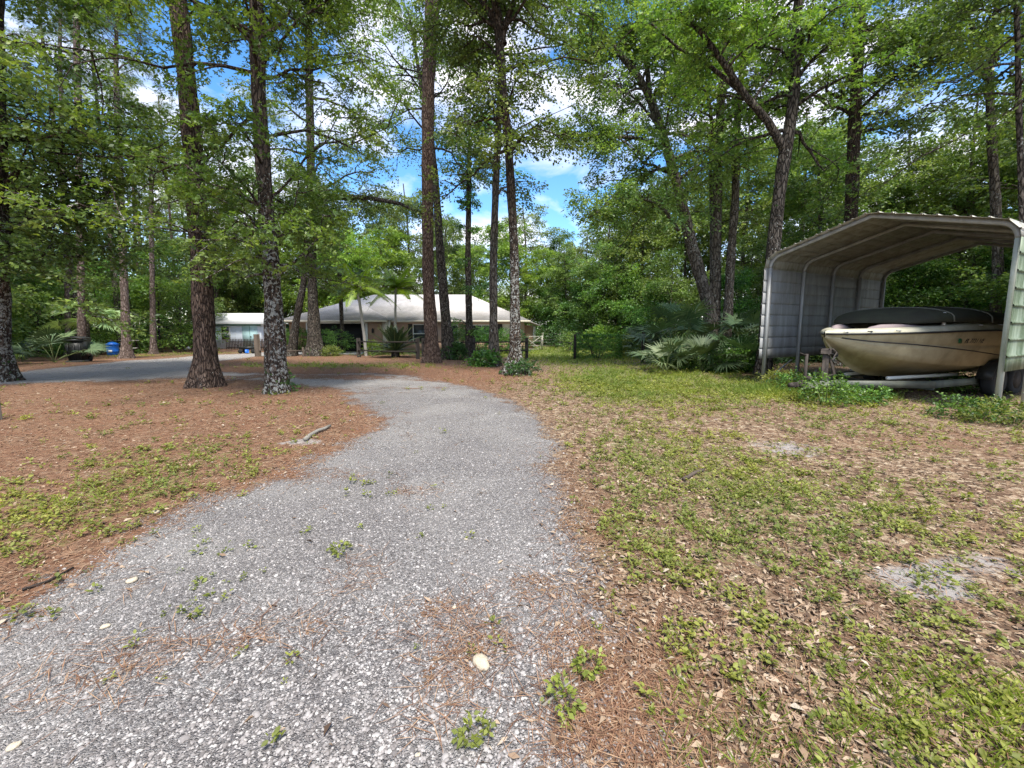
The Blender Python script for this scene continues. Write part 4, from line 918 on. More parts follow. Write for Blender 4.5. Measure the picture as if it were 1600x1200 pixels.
for i, (px, py, r, h, lb) in enumerate([(1290, 632, .42, .55, 'leafy weed clump over the trailer tongue'), (1252, 612, .6, .4, 'leafy weeds just inside the left carport post'), (1225, 604, .5, .35, 'grassy weeds at the foot of the left carport post'), (1345, 628, .45, .25, 'low weeds along the trailer rail'),
                                         (1520, 655, .5, .28, 'low weeds left of the right carport post'), (1580, 662, .55, .3, 'weeds at the foot of the right carport post'), (1500, 612, .5, .4, 'weeds under the stern of the boat')]):
    shrub(px, py, r, r*.8, h, 'leaf_weed' if i in (2, 5) else 'leaf_shrub', lb, 95+i, n=130, ls=.055, K=10, spray=.2, name='weed_clump', cat='weeds', stems=4)
for i, (px, py, r, h, lb) in enumerate([(881, 1108, .055, .07, 'bright green weed sprig on the lower right gravel edge'), (918, 1052, .035, .06, 'small weed sprig at the end of the grey twig'), (740, 1160, .04, .05, 'weed sprig at the bottom centre of the gravel'), (533, 865, .05, .035, 'little green weed alone in the middle of the gravel')]):
    shrub(px, py, r, r, h, 'leaf_weed', lb, 110+i, n=22, ls=.03, K=5, spray=.045, name='weed_sprig', cat='weed', stems=2)

# ---------------------------------------------------------------- materials of built things
M['stucco'] = plain('stucco', (.36, .235, .165), .9, sc=5, var=.12, bump=.3)
M['peach'] = plain('peach', (.46, .32, .25), .9, sc=5, var=.1)
M['cream'] = plain('cream', (.62, .56, .45), .7, sc=4)
M['white_paint'] = plain('white_paint', (.74, .74, .72), .55, sc=4, var=.06, dirt=(.4, .4, .36), damt=.3)
M['white_siding'] = plain('white_siding', (.68, .74, .80), .6, sc=3, var=.06)
M['teal_door'] = plain('teal_door', (.42, .62, .63), .6, sc=3, var=.05)
M['teal_trim'] = plain('teal_trim', (.14, .27, .25), .6)
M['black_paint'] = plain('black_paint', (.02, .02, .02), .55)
M['dark_screen'] = plain('dark_screen', (.012, .012, .013), .6)
M['glass'] = plain('glass', (.03, .04, .045), .08, spec=.8)
M['old_wood'] = plain('old_wood', (.085, .065, .05), .9, sc=12, var=.3, bump=.4)
M['dark_wood'] = plain('dark_wood', (.03, .024, .02), .9, sc=12, var=.3)
M['pale_wood'] = plain('pale_wood', (.42, .40, .35), .85, sc=10, var=.2, dirt=(.2, .2, .15))
M['concrete'] = plain('concrete', (.42, .40, .37), .9, sc=5, var=.15)
M['black_plastic'] = plain('black_plastic', (.016, .017, .016), .45, sc=5, var=.2, dirt=(.06, .055, .045), damt=.35)
M['blue_plastic'] = plain('blue_plastic', (.015, .13, .52), .4, sc=5, var=.15)
M['tyre'] = plain('tyre', (.018, .018, .018), .85)
M['stone'] = plain('stone', (.46, .40, .30), .9, sc=25, var=.25, bump=.6, dirt=(.35, .25, .15), dsc=30)
M['weathered'] = plain('weathered', (.21, .195, .165), .9, sc=14, var=.35, bump=.5)
def shingle_mat():
    t = NT('shingles'); o = t.obj(); b = t.n('TexBrick'); t.l(t.map(o, (1, 1, 1)), b.inputs['Vector'])
    u = t.n('UVMap'); t.l(u.outputs[0], b.inputs['Vector']) if 0 else None
    b.inputs['Scale'].default_value = 3.2; b.inputs['Color1'].default_value = (.50, .47, .45, 1); b.inputs['Color2'].default_value = (.60, .57, .55, 1); b.inputs['Mortar'].default_value = (.25, .23, .22, 1)
    b.inputs['Mortar Size'].default_value = .015; b.inputs['Row Height'].default_value = .35
    c = t.mix(t.ramp(t.noise(o, .8, 6, .65), [(.38, 0), (.68, .6)]), b.outputs[0], (.30, .28, .25))
    return t.done(c, .95, spec=.1)
M['shingles'] = shingle_mat()
def metal_panel(name, base, dirtc, amt, streak=(1, 1, .15)):
    t = NT(name); o = t.obj(); n = t.noise(t.map(o, streak), 5, 6, .65, .3); n2 = t.noise(o, 22, 5, .7)
    f = t.math('MULTIPLY', t.ramp(n, [(.35, 0), (.62, 1)]), t.math('MULTIPLY_ADD', n2, .9, .3), clamp=True)
    c = t.mix(t.math('MULTIPLY', f, amt, clamp=True), base, dirtc)
    return t.done(c, .55, .15, spec=.35)
M['panel'] = metal_panel('panel', (.37, .37, .36), (.17, .165, .14), .8)
M['panel_roof'] = metal_panel('panel_roof', (.42, .41, .37), (.16, .15, .09), .9)
M['panel_algae'] = metal_panel('panel_algae', (.21, .25, .18), (.05, .08, .03), 1.35)
M['galv'] = metal_panel('galv', (.36, .365, .36), (.19, .185, .15), .7)
M['galv_algae'] = metal_panel('galv_algae', (.50, .52, .48), (.20, .25, .13), .8)

# ---------------------------------------------------------------- the carport
cl_, cr_ = np.array(at(1192, 600)), np.array(at(1556, 646))
mid = (cl_+cr_)/2; W = float(np.linalg.norm(cr_-cl_)); dv = (cr_-cl_)/W; RZ = math.atan2(dv[1], dv[0]); HW = W/2; HL = 3.30; LEN = 6.2; NB = 5
RISE, RB = .54, .30
def bow_profile(hw, z0, off=0.0, step=.08):
    """rounded eave cross-section from the left foot over the ridge to the right foot"""
    an = math.atan2(RISE, hw-RB*.6); pts = [(-hw-off, z0)]
    a0 = math.pi; a1 = math.pi/2+an; cx, cz = -hw+RB, HL-RB
    pts.append((-hw-off, cz))
    for k in range(1, 9):
        a = a0+(a1-a0)*k/8; pts.append((cx+(RB+off)*math.cos(a), cz+(RB+off)*math.sin(a)))
    x0, zz0 = pts[-1]; pts.append((0, zz0+(0-x0)*math.tan(an)))
    r = [(-x, z) for x, z in pts[:-1]][::-1]
    return pts+r
cp = empty('carport', (mid[0], mid[1], float(ground_z(*mid)[0])), RZ, label='grey metal carport with ribbed roof and siding sheltering the boat', cat='carport')
PR_ = bow_profile(HW, -.1)
for i in range(NB):
    y = i*LEN/(NB-1); P3 = [(x, y, z) for x, z in PR_]
    nf = 10
    for nm, seg in (('post', P3[:2]), ('roof_bow', P3[1:-1]), ('post', P3[-2:])):
        m = MB(); m.tube(seg, .052, 4, rot=math.pi/4); m.build(nm, M['galv_algae'] if (nm == 'post' and seg[0][0] > 0) else M['galv'], cp)
def ribbed(prof, y0, y1, pitch=.235, rib=.022, phase=0):
    """sheet following a profile, ribs run from front to back"""
    prof = np.array(prof, float); dl = np.concatenate([[0], np.cumsum(np.linalg.norm(np.diff(prof, axis=0), axis=1))])
    s, h = [], []
    x = 0.0
    while x < dl[-1]-.02:
        for (d, q) in ((0, 0), (pitch*.80, 0), (pitch*.84, rib), (pitch*.93, rib), (pitch*.97, 0)):
            if x+d < dl[-1]: s.append(x+d); h.append(q)
        x += pitch
    s.append(dl[-1]); h.append(0); s = np.array(s); h = np.array(h)
    X = np.interp(s, dl, prof[:, 0]); Z = np.interp(s, dl, prof[:, 1])
    T = nrm(np.stack([np.gradient(X), np.gradient(Z)], 1)); N = np.stack([-T[:, 1], T[:, 0]], 1)
    X = X+N[:, 0]*h; Z = Z+N[:, 1]*h
    ys = np.linspace(y0, y1, 12)
    return np.stack([np.stack([X, np.full_like(X, y), Z], 1) for y in ys])
OFF = .062
full = bow_profile(HW, 0, OFF)
iL = 1; roofp = full[1:-1]
m = MB(); m.grid(ribbed(roofp, -.16, LEN+.16)); m.build('roof_panel', M['panel_roof'], cp, solid=.004)
m = MB(); m.grid(ribbed([(-HW-OFF, .68), (-HW-OFF, HL-RB-.004)], -.15, LEN+.15, pitch=.29, rib=.018)); m.build('siding', M['panel'], cp, solid=.004)
m = MB(); m.grid(ribbed([(HW+OFF, HL-RB-.004), (HW+OFF, .74)], -.15, LEN+.15, pitch=.29, rib=.02)); m.build('siding', M['panel_algae'], cp, solid=.004)
m = MB(); m.tube([(-HW+.03, .1, .1), (-HW+.03, 1.2, .62)], .02, 6); m.build('brace', M['galv'], cp)
m = MB()
for q in np.linspace(.08, .92, 9):
    x = -HW+2*HW*q; k = np.interp(x, [p[0] for p in PR_[2:-2]], [p[1] for p in PR_[2:-2]]) if abs(x) < HW-.1 else HL-.3
    m.tube([(x, -.165, k+.075), (x, -.185, k+.075)], .013, 6)
m.build('screws', M['galv'], cp)

# ---------------------------------------------------------------- the boat (local frame: bow towards -y)
M['hull_cream'] = plain('hull_cream', (.40, .345, .225), .7, sc=2.5, var=.14, dirt=(.19, .16, .09), dsc=2.2, damt=.7)
M['deck_white'] = plain('deck_white', (.43, .41, .32), .45, sc=3, var=.1, dirt=(.28, .26, .15), dsc=4, damt=.7)
M['boat_canvas'] = plain('boat_canvas', (.042, .042, .032), .95, spec=.1, sc=3, var=.2, dirt=(.06, .07, .045), damt=.5)
M['canvas_seam'] = plain('canvas_seam', (.13, .135, .11), .85)
M['mauve'] = plain('mauve', (.25, .20, .20), .8, sc=5, var=.15)
M['trailer_paint'] = plain('trailer_paint', (.075, .08, .068), .6, sc=6, var=.2, dirt=(.18, .19, .14), damt=.6)
M['rust'] = plain('rust', (.055, .045, .038), .85, .2, sc=15, var=.4)
M['pvc'] = plain('pvc', (.62, .61, .56), .5)
M['letters'] = plain('letters', (.02, .022, .03), .5); M['letter_grey'] = plain('letter_grey', (.20, .19, .17), .5); M['sticker_green'] = plain('sticker_green', (.02, .12, .05), .5)
BOW = 1.2; BL = 5.7
bt_e = empty('motor_boat', tuple(mid+dv*(-.02)) + (float(ground_z(*mid)[0]),), RZ-.11, label='cream coloured runabout with a dark canvas cover on a trailer in the carport', cat='boat')
S_ = np.array([0, .12, .35, .7, 1.15, 1.7, 2.4, 3.3, 4.4, BL])
kz = np.interp(S_, [0, .12, .35, .7, 1.15, 1.7, 2.4, 3.3, BL], [1.27, 1.14, .94, .71, .51, .42, .37, .35, .35])
cb = np.interp(S_, [0, .12, .35, .7, 1.15, 1.7, 2.4, 3.3, BL], [.0, .05, .15, .32, .54, .74, .92, 1.02, 1.02])
cz = np.interp(S_, [0, .35, .7, 1.15, 1.7, 2.4, 3.3, BL], [1.29, 1.12, .98, .87, .78, .71, .67, .65])
sb = np.interp(S_, [0, .12, .35, .7, 1.15, 1.7, 2.4, 3.3, BL], [.015, .11, .28, .53, .79, .99, 1.13, 1.2, 1.16])
sz = np.interp(S_, [0, .35, 1.15, 2.4, 3.3, BL], [1.36, 1.36, 1.38, 1.42, 1.43, 1.42])
def smooth(a, k=1):
    a = a.copy()
    for _ in range(k): a[1:-1] = (a[:-2]+2*a[1:-1]+a[2:])/4
    return a
SS = np.linspace(0, 1, 40)**1.35*BL
I = lambda a: smooth(np.interp(SS, S_, a), 2)
kz_, cb_, cz_, sb_, sz_ = I(kz), I(cb), I(cz), I(sb), I(sz)
def sec(j, sg):
    k = (0, kz_[j]); c = (cb_[j], cz_[j]); s = (sb_[j], sz_[j]); b = cb_[j]
    pts = [k, (b*.35, k[1]+(c[1]-k[1])*.33), (b*.37, k[1]+(c[1]-k[1])*.31), (b*.68, k[1]+(c[1]-k[1])*.66), (b*.70, k[1]+(c[1]-k[1])*.635), (c[0]*.985, c[1]), (c[0]+.015, c[1]+.004)]
    for f in (.2, .4, .55, .58, .62, .8, 1):
        crease = .018 if f in (.58,) else 0
        pts.append((c[0]+.015+(s[0]-c[0]-.015)*f**.85-crease, c[1]+(s[1]-c[1])*f))
    return [(sg*x, SS[j]-BOW, z) for x, z in pts]
for_h = MB()
for sg in (-1, 1):
    G = np.array([sec(j, sg) for j in range(len(SS))]); for_h.grid(G if sg > 0 else G[::-1])
e1, e2 = sec(len(SS)-1, 1), sec(len(SS)-1, -1); for_h.add(np.array(e1+e2[::-1]), [list(range(len(e1)*2))])
hull = for_h.build('hull', M['hull_cream'], bt_e, smooth=False)
# styling line, rub rail, deck
def hp(s, f, off=.006, sg=1):
    k = lambda a: float(np.interp(s, SS, a)); c0, c1, s0, s1 = k(cb_), k(cz_), k(sb_), k(sz_)
    return (sg*(c0+.015+(s0-c0-.015)*f**.85+off), s-BOW, c1+(s1-c1)*f)
for sg in (-1, 1):
    m = MB(); xs = np.linspace(.25, BL-.05, 40); q = [hp(s, .60-.36*min(1, max(0, (s-1.2)/3.4))**1.2+.20*max(0, (s-4.6)/1.1), .004, sg) for s in xs]; m.tube(q, .011, 5); m.build('accent_stripe', M['letters'], bt_e)
    m = MB(); m.tube([hp(s, 1.0, .012, sg) for s in np.linspace(.0, BL, 40)], .022, 6); m.build('rub_rail', M['black_paint'], bt_e)
m = MB(); G = []
for j in range(len(SS)):
    s = SS[j]; b, z0 = sb_[j], sz_[j]+.02; hgt = float(np.interp(s, [0, .4, 1.2, 2, 2.9, 4.5, BL], [.02, .05, .06, .08, .16, .18, .08])); inn = float(np.interp(s, [0, .3, .7, 1.2, 2, 4.6, 5.0, BL], [1.0, 1.0, .30, .26, .26, .26, .6, 1.0]))
    row = [(b*1.0, z0-.02), (b*.985, z0+hgt*.5), (max(b*.95-.01, .001), z0+hgt), (max(b*.90-.04, .0), z0+hgt+.025)]
    xi = max(b*.90-.04-inn*b, 0); zc = z0+hgt+(.03 if xi > .01 else .045); row += [(xi+.02, zc), (xi, zc-(.01 if xi < .01 else .02)), (xi, zc-(.0 if xi < .01 else .5))]
    G.append(row)
for sg in (-1, 1):
    A = np.array([[(sg*x, SS[j]-BOW, z) for x, z in G[j]] for j in range(len(SS))]); m.grid(A if sg > 0 else A[::-1])
m.build('deck', M['deck_white'], bt_e)
m = MB(); m.box((0, 3.9-BOW, 1.02), (1.5, 3.0, .05)); m.build('cockpit_floor', M['deck_white'], bt_e)
for sg in (-1, 1):
    m = MB(); P_ = np.array([[(sg*(w+.03*math.sin(a)), s-BOW, z) for (w, z, a) in ((bw*.84, 1.36, 0), (bw*.82, 1.36+h_, 1), (bw*.70, 1.38+h_, 2), (bw*.62, 1.33+h_, 3), (bw*.62, 1.1, 3))] for s, bw, h_ in ((.75, .36, .02), (.85, .44, .11), (1.05, .56, .16), (1.3, .70, .17), (1.6, .80, .17), (1.95, .90, .16), (2.0, .90, .02))]); m.grid(P_); m.build('bow_seat', M['mauve'], bt_e, smooth=True, solid=.03)
m = MB()
for (x, s) in ((.95, 2.15), (-.95, 2.15)): m.tube([(x, s-BOW, 1.45), (x*.97, s-BOW+.02, 1.80)], .03, 6)
m.build('windshield_post', M['pvc'], bt_e)
for (x0, y0_) in ((.55, 3.3), (-.55, 3.3), (.4, 4.9)):
    m = MB(); m.box((x0, y0_-BOW, 1.35), (.5, .5, .5), bev=.08); m.box((x0, y0_+.22-BOW, 1.55), (.5, .12, .5), bev=.05); m.build('cockpit_seat', M['mauve'], bt_e)
# canvas cover on its bows
m = MB(); CV = []
for s in np.linspace(1.5, 5.62, 30):
    t_ = (s-1.5)/4.12; b = float(np.interp(s, SS, sb_))*float(np.interp(s, [1.5, 1.8, 2.4], [.7, .92, 1.0])); zb = float(np.interp(s, [1.5, 2.2, 2.7, 5.62], [1.57, 1.60, 1.60, 1.50])); ht = (.27+.08*min(1, t_*3))*min(1, (t_/.10))**.6*(1 if t_ < .75 else math.cos((t_-.75)/.25*math.pi/2)**.75)+.02
    sagg = 1-.03*math.sin(t_*math.pi*9)**2
    CV.append([(b*math.cos(a)*(1 if abs(math.cos(a)) > .9 else .985), s-BOW, zb+ht*sagg*math.sin(a)**.6 if math.sin(a) > 0 else zb) for a in np.linspace(0, math.pi, 19)])
m.grid(np.array(CV)); m.build('canvas_cover', M['boat_canvas'], bt_e, smooth=True, solid=.008)
for s in (2.25, 3.35):
    k = int(round((s-1.5)/4.12*29)); row = CV[k]; m = MB()
    m.tube([(x*1.012, y, z+.012) for x, y, z in row[:17]], .013, 5); m.build('canvas_seam', M['canvas_seam'], bt_e)
for s in (.28, .62, 1.05, 3.0, 3.75):
    m = MB(); x, y, z = hp(s, 1, -.03); hh_ = float(np.interp(s, [0, .4, 1.2, 2, 2.9, 4.5], [.02, .05, .06, .08, .16, .18])); z += hh_*.6; x += .01
    m.tube([(x+.01, y-.06, z+.02), (x+.045, y-.03, z+.02), (x+.045, y+.03, z+.02), (x+.01, y+.06, z+.02)], .011, 5); m.build('cleat', M['galv'] if s != .62 else M['letters'], bt_e)
m = MB(); m.tube([(0, .42-BOW, .88), (0, .34-BOW, .84), (0, .36-BOW, .78)], .014, 6); m.build('bow_eye', M['galv'], bt_e)
def text_part(body, size, name, mat, s0, f, parent, tilt=0.0):
    c = bpy.data.curves.new('t', 'FONT'); c.body = body; c.size = size; c.extrude = .002; c.align_x = 'LEFT'; c.shear = .35; c.offset = .0015
    o = bpy.data.objects.new('t', c); COL.objects.link(o); dg = bpy.context.evaluated_depsgraph_get(); me = bpy.data.meshes.new_from_object(o.evaluated_get(dg)); bpy.data.objects.remove(o)
    a = np.array(hp(s0, f, .006)); b = np.array(hp(s0+.8, f, .006)); c2 = np.array(hp(s0, f+.1, .006)); X = nrm(b-a); Yv = nrm(c2-a); Z = np.cross(X, Yv); Yv = np.cross(Z, X)
    R3 = Matrix([[X[0], Yv[0], Z[0], a[0]], [X[1], Yv[1], Z[1], a[1]], [X[2], Yv[2], Z[2], a[2]], [0, 0, 0, 1]]); me.transform(R3)
    return link(name, me, mat, parent)
text_part('FL 7731 NE', .13, 'registration_number', M['letters'], 2.62, .66, bt_e)
text_part('M A X U M', .085, 'maker_name', M['letter_grey'], 4.35, .50, bt_e)
m = MB(); a = hp(2.47, .72, .01); m.box(a, (.006, .13, .10)); m.build('sticker', M['sticker_green'], bt_e)

# ---------------------------------------------------------------- the trailer
tr = empty('boat_trailer', tuple(mid+dv*(-.02)) + (float(ground_z(*mid)[0]),), RZ-.11, label='dark steel boat trailer with its tongue out among the weeds', cat='trailer')
def Y_(s): return s-BOW
m = MB(); m.box((0, Y_(.05), .32), (.10, 1.3, .12), bev=.01); m.build('tongue', M['trailer_paint'], tr)
m = MB(); m.box((0, Y_(-.72), .34), (.09, .34, .10), bev=.02); m.box((0, Y_(-.60), .39), (.05, .12, .08), bev=.01); m.tube([(0, Y_(-.84), .34), (0, Y_(-.94), .34)], .05, 10); m.build('coupler', M['rust'], tr)
for sg in (-1, 1):
    m = MB(); p0, p1, p2 = (sg*.06, Y_(.2), .32), (sg*.92, Y_(2.1), .32), (sg*.92, Y_(5.3), .32)
    for (a, b) in ((p0, p1), (p1, p2)):
        a, b = np.array(a), np.array(b); d = b-a; L = np.linalg.norm(d); m.box((a+b)/2, (L, .07, .14), rz=math.atan2(d[1], d[0]))
    m.build('side_rail', M['trailer_paint'], tr)
    m = MB(); m.tube([(sg*.40, Y_(1.5), .42), (sg*.55, Y_(3.9), .42)], .038, 8); m.build('bunk', M['pvc'], tr)
    for s in (3.95, 4.75):
        w = empty('wheel', (sg*1.12, Y_(s), .33)); w.parent = tr
        m = MB(); m.lathe([(.20, -.09), (.31, -.10), (.335, -.06), (.335, .06), (.31, .10), (.20, .09)], n=24, cap=False)
        t_ = m.build('tyre', M['tyre'], w, smooth=True); t_.rotation_euler = (0, math.pi/2, 0)
        m = MB(); m.lathe([(.205, -.085), (.17, -.02), (.06, -.04), (.05, -.08)], n=18); t_ = m.build('rim', M['rust'], w, smooth=True); t_.rotation_euler = (0, -math.pi/2*sg, 0)
    m = MB(); m.grid(np.array([[(sg*(1.12+dx), Y_(4.35)+.84*math.cos(a), .36+.42*min(1, 1.25*math.sin(a))) for dx in (-.13, .13)] for a in np.linspace(.05, math.pi-.05, 12)])); m.build('fender', M['black_plastic'], tr, solid=.01)
for s in (2.1, 3.9, 5.2):
    m = MB(); m.box((0, Y_(s), .24), (1.84, .08, .08)); m.build('cross_member', M['trailer_paint'], tr)
m = MB(); m.box((0, Y_(.10), .72), (.09, .09, .62), bev=.01); m.tube([(0, Y_(.12), .45), (0, Y_(.42), .52), (0, Y_(.2), .9)], .03, 6); m.box((0, Y_(.12), .99), (.20, .16, .14), bev=.03); m.tube([(.10, Y_(.12), .99), (.20, Y_(.10), .99), (.20, Y_(-.03), .84), (.28, Y_(-.03), .84)], .013, 5)
m.tube([(-.12, Y_(.1), 1.05), (-.1, Y_(.26), .98), (.1, Y_(.26), .98), (.12, Y_(.1), 1.05)], .02, 6); m.build('winch_stand', M['rust'], tr)
m = MB(); m.tube([(-.09, Y_(.3), .93), (.09, Y_(.3), .93)], .05, 10); m.build('bow_roller', M['black_paint'], tr)
m = MB(); m.tube([(-.13, Y_(-.3), .0), (-.13, Y_(-.3), .95)], .03, 8); m.tube([(-.13, Y_(-.3), .92), (-.13, Y_(-.5), .97)], .012, 5); m.box((-.07, Y_(-.3), .45), (.12, .1, .08)); m.lathe([(.09, 0), (.09, .02), (.04, .03)], c=(-.13, Y_(-.3), 0), n=12); m.build('jack', M['rust'], tr)
for i, (a, b, z0, lb) in enumerate([((-.95, .2), (-1.75, 1.9), .12, 'white pipe lying on the ground left of the trailer')]):
    e = empty('pipe', tuple(mid)+(float(ground_z(*mid)[0]),), RZ, label=lb, cat='pipe'); m = MB(); m.tube([(a[0], a[1], z0), (b[0], b[1], z0+.18)], .035, 8); m.build('pipe_body', M['pvc'], e)

# ---------------------------------------------------------------- the house
GH = -.4
hs_ = empty('house', (-8, 31.4, GH), label='single storey tan house with a grey hip roof behind the rail fence', cat='house')
def hb(name, x0, x1, y0, y1, z0, z1, mat, parent=hs_, bev=0):
    m = MB(); m.box(((x0+x1)/2+8, (y0+y1)/2-31.4, (z0+z1)/2), (x1-x0, y1-y0, z1-z0), bev=bev); return m.build(name, M[mat], parent)
EH = 2.36
hb('wall', -16.5, -15.1, 31.0, 31.2, 0, EH, 'stucco'); hb('wall', -10.85, -9.6, 31.0, 31.2, 0, EH, 'stucco'); hb('wall', -15.1, -10.85, 31.0, 31.2, 2.14, EH, 'stucco')
hb('wall', -16.5, -16.3, 31.2, 41, 0, EH, 'peach'); hb('wall', -9.6, .95, 31.9, 32.1, 0, EH, 'peach'); hb('wall', .75, .95, 32.1, 41, 0, EH, 'peach'); hb('wall', -16.3, .75, 40.8, 41, 0, EH, 'peach')
hb('brick_base', -9.0, .97, 31.84, 31.9, 0, .75, 'stucco')
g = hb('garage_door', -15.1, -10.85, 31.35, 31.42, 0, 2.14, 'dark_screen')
for (x0, x1, z0, z1) in ((-15.25, -15.08, 0, 2.28), (-10.87, -10.70, 0, 2.28), (-15.08, -10.87, 2.12, 2.28)): hb('trim', x0, x1, 30.96, 31.0, z0, z1, 'white_paint')
hb('column', -9.62, -9.1, 31.0, 31.5, 0, EH, 'cream'); hb('downspout', -9.03, -8.93, 31.80, 31.9, 0, EH, 'white_paint')
def window(x0, x1, z0, z1, y, nx_=1, mat='white_paint'):
    f = hb('window', x0, x1, y-.05, y, z0, z1, mat)
    g_ = hb('pane', x0+.07, x1-.07, y-.062, y-.051, z0+.07, z1-.07, 'glass', f)
    hb('glazing_bar', x0+.07, x1-.07, y-.075, y-.063, (z0+z1)/2-.03, (z0+z1)/2+.03, mat, f)
    for k in range(1, nx_): xx = x0+(x1-x0)*k/nx_; hb('glazing_bar', xx-.03, xx+.03, y-.075, y-.063, z0+.07, z1-.07, mat, f)
    return f
window(-7.55, -6.5, .62, 2.1, 31.88, 1); window(-3.1, -1.5, .7, 2.05, 31.9, 2); window(-4.62, -4.1, .75, 2.05, 31.9)
for (x0, x1, mt) in ((-7.92, -7.6, 'black_paint'), (-6.45, -6.13, 'black_paint'), (-3.5, -3.15, 'black_paint'), (-1.15, -.75, 'black_paint'), (-.72, -.15, 'cream')): hb('shutter', x0, x1, 31.85, 31.9, .65, 2.1, mt)
for x in (-15.75, -10.3):
    m = MB(); m.box((x+8, 30.9-31.4, 1.55), (.14, .14, .26), bev=.03); m.lathe([(.10, 0), (.02, .1)], c=(x+8, 30.9-31.4, 1.68), n=8); m.build('lantern', M['black_paint'], hs_)
def hip(m, x0, x1, y0, y1, z0, rise, ridge):    # ridge: two points
    a, b = ridge; V = np.array([(x0, y0, z0), (x1, y0, z0), (x1, y1, z0), (x0, y1, z0), (*a, z0+rise), (*b, z0+rise)])+[8, -31.4, 0]
    return V
m = MB(); V = hip(m, -16.95, 1.35, 31.35, 41.5, EH, 2.28, ((-11.9, 36.4), (-3.7, 36.4))); m.add(V, [[0, 1, 5, 4], [1, 2, 5], [2, 3, 4, 5], [3, 0, 4], [0, 3, 2, 1]])
V = hip(m, -17.0, -9.05, 30.45, 38, EH+.012, 1.72, ((-13.0, 34.4), (-13.0, 37.9))); m.add(V, [[0, 1, 4], [1, 2, 5, 4], [3, 0, 4, 5], [0, 3, 2, 1]])
rf = m.build('roof', M['shingles'], hs_)
hb('fascia', -17.0, -9.05, 30.41, 30.45, EH-.14, EH+.01, 'cream', rf); hb('fascia', -9.05, 1.35, 31.31, 31.35, EH-.14, EH+.0, 'cream', rf); hb('fascia', 1.35, 1.39, 31.31, 41.5, EH-.14, EH, 'cream', rf)
hb('porch_wall', .95, 1.75, 35.5, 35.6, 0, 2.0, 'stucco'); f = hb('porch_window', 1.78, 2.0, 35.5, 35.6, .5, 1.9, 'white_paint'); m = MB(); m.add(np.array([(.95, 34.9, 2.5), (2.3, 34.9, 2.0), (2.3, 40.5, 2.0), (.95, 40.5, 2.5)])+[8, -31.4, 0], [[0, 1, 2, 3]]); m.build('porch_roof', M['shingles'], hs_, solid=.08)
sl = MB(); sl.box((-13+8, 29.6-31.4, .03), (5.4, 2.6, .06)); sl.build('garage_apron', M['concrete'], hs_)

# the white shed
sh = empty('shed', (-24.5, 36, -.4), label='small white shed with a pale teal door and white roof', cat='shed')
def sb2(name, x0, x1, y0, y1, z0, z1, mat, parent=sh):
    m = MB(); m.box(((x0+x1)/2+24.5, (y0+y1)/2-36, (z0+z1)/2), (x1-x0, y1-y0, z1-z0)); return m.build(name, M[mat], parent)
sb2('wall', -27.4, -21.6, 36, 36.1, 0, 2.15, 'white_siding'); sb2('wall', -27.4, -27.3, 36.1, 40, 0, 2.15, 'white_siding'); sb2('wall', -21.7, -21.6, 36.1, 40, 0, 2.15, 'white_siding'); sb2('wall', -27.3, -21.7, 39.9, 40, 0, 2.15, 'white_siding')
for k in range(14): sb2('batten', -27.35+k*.44, -27.31+k*.44, 35.98, 36, 0, 2.0, 'white_siding')
d = sb2('door', -23.2, -21.9, 35.93, 35.97, .1, 1.95, 'teal_door'); sb2('door_board', -22.57, -22.53, 35.91, 35.929, .1, 1.95, 'teal_trim', d); sb2('handle', -22.48, -22.44, 35.88, 35.93, .95, 1.1, 'black_paint', d)
sb2('trim', -27.42, -21.58, 35.95, 35.98, 1.97, 2.15, 'teal_trim')
w_ = sb2('window', -25.0, -24.25, 35.92, 35.97, .75, 1.95, 'white_paint'); sb2('pane', -24.93, -24.32, 35.9, 35.92, 1.40, 1.88, 'glass', w_); sb2('pane', -24.93, -24.32, 35.9, 35.92, .82, 1.28, 'glass', w_)
m = MB(); V = np.array([(-27.8, 35.6, 2.12), (-21.2, 35.6, 2.12), (-21.2, 40.4, 2.12), (-27.8, 40.4, 2.12), (-27.3, 38, 3.1), (-22.5, 38, 3.1)])+[24.5, -36, 0]; m.add(V, [[0, 1, 5, 4], [1, 2, 5], [2, 3, 4, 5], [3, 0, 4], [0, 3, 2, 1]]); M['shed_roof'] = plain('shed_roof', (.62, .62, .60), .8, sc=3); m.build('roof', M['shed_roof'], sh)

# ---------------------------------------------------------------- fences, gate, yard things
def G0(px, py): x, y = at(px, py); return np.array([x, y, float(ground_z(x, y)[0])])
def rail_fence(name, pa, pb, npost, h, rails, r, mat, label, post_w=.13):
    e = empty(name, pa, label=label, cat='fence'); d = pb-pa; rz = math.atan2(d[1], d[0])
    for k in range(npost):
        q = d*k/(npost-1); m = MB(); m.box((q[0], q[1], q[2]+h/2-.05), (post_w, post_w, h+.1), rz=rz, bev=.01); m.build('post', M[mat], e)
    for z_ in rails: m = MB(); m.tube([(0, -.09, z_), (d[0]/2, d[1]/2-.09, d[2]/2+z_-.03), (d[0], d[1]-.09, d[2]+z_)], r, 6); m.build('rail', M[mat], e)
    return e
rail_fence('rail_fence', G0(561, 558), G0(653, 561), 2, 1.15, (.95, .42), .045, 'dark_wood', 'dark post and rail fence in front of the cycad', .17)
rail_fence('rail_fence', G0(653, 561)+[.3, .05, 0], G0(823, 562), 3, 1.15, (.95, .5), .04, 'dark_wood', 'dark post and rail fence in front of the clipped shrubs', .15)
rail_fence('rail_fence', G0(407, 557), G0(474, 557), 2, .6, (.38,), .035, 'old_wood', 'low single rail running from the thick post to the dark trunk', .1)
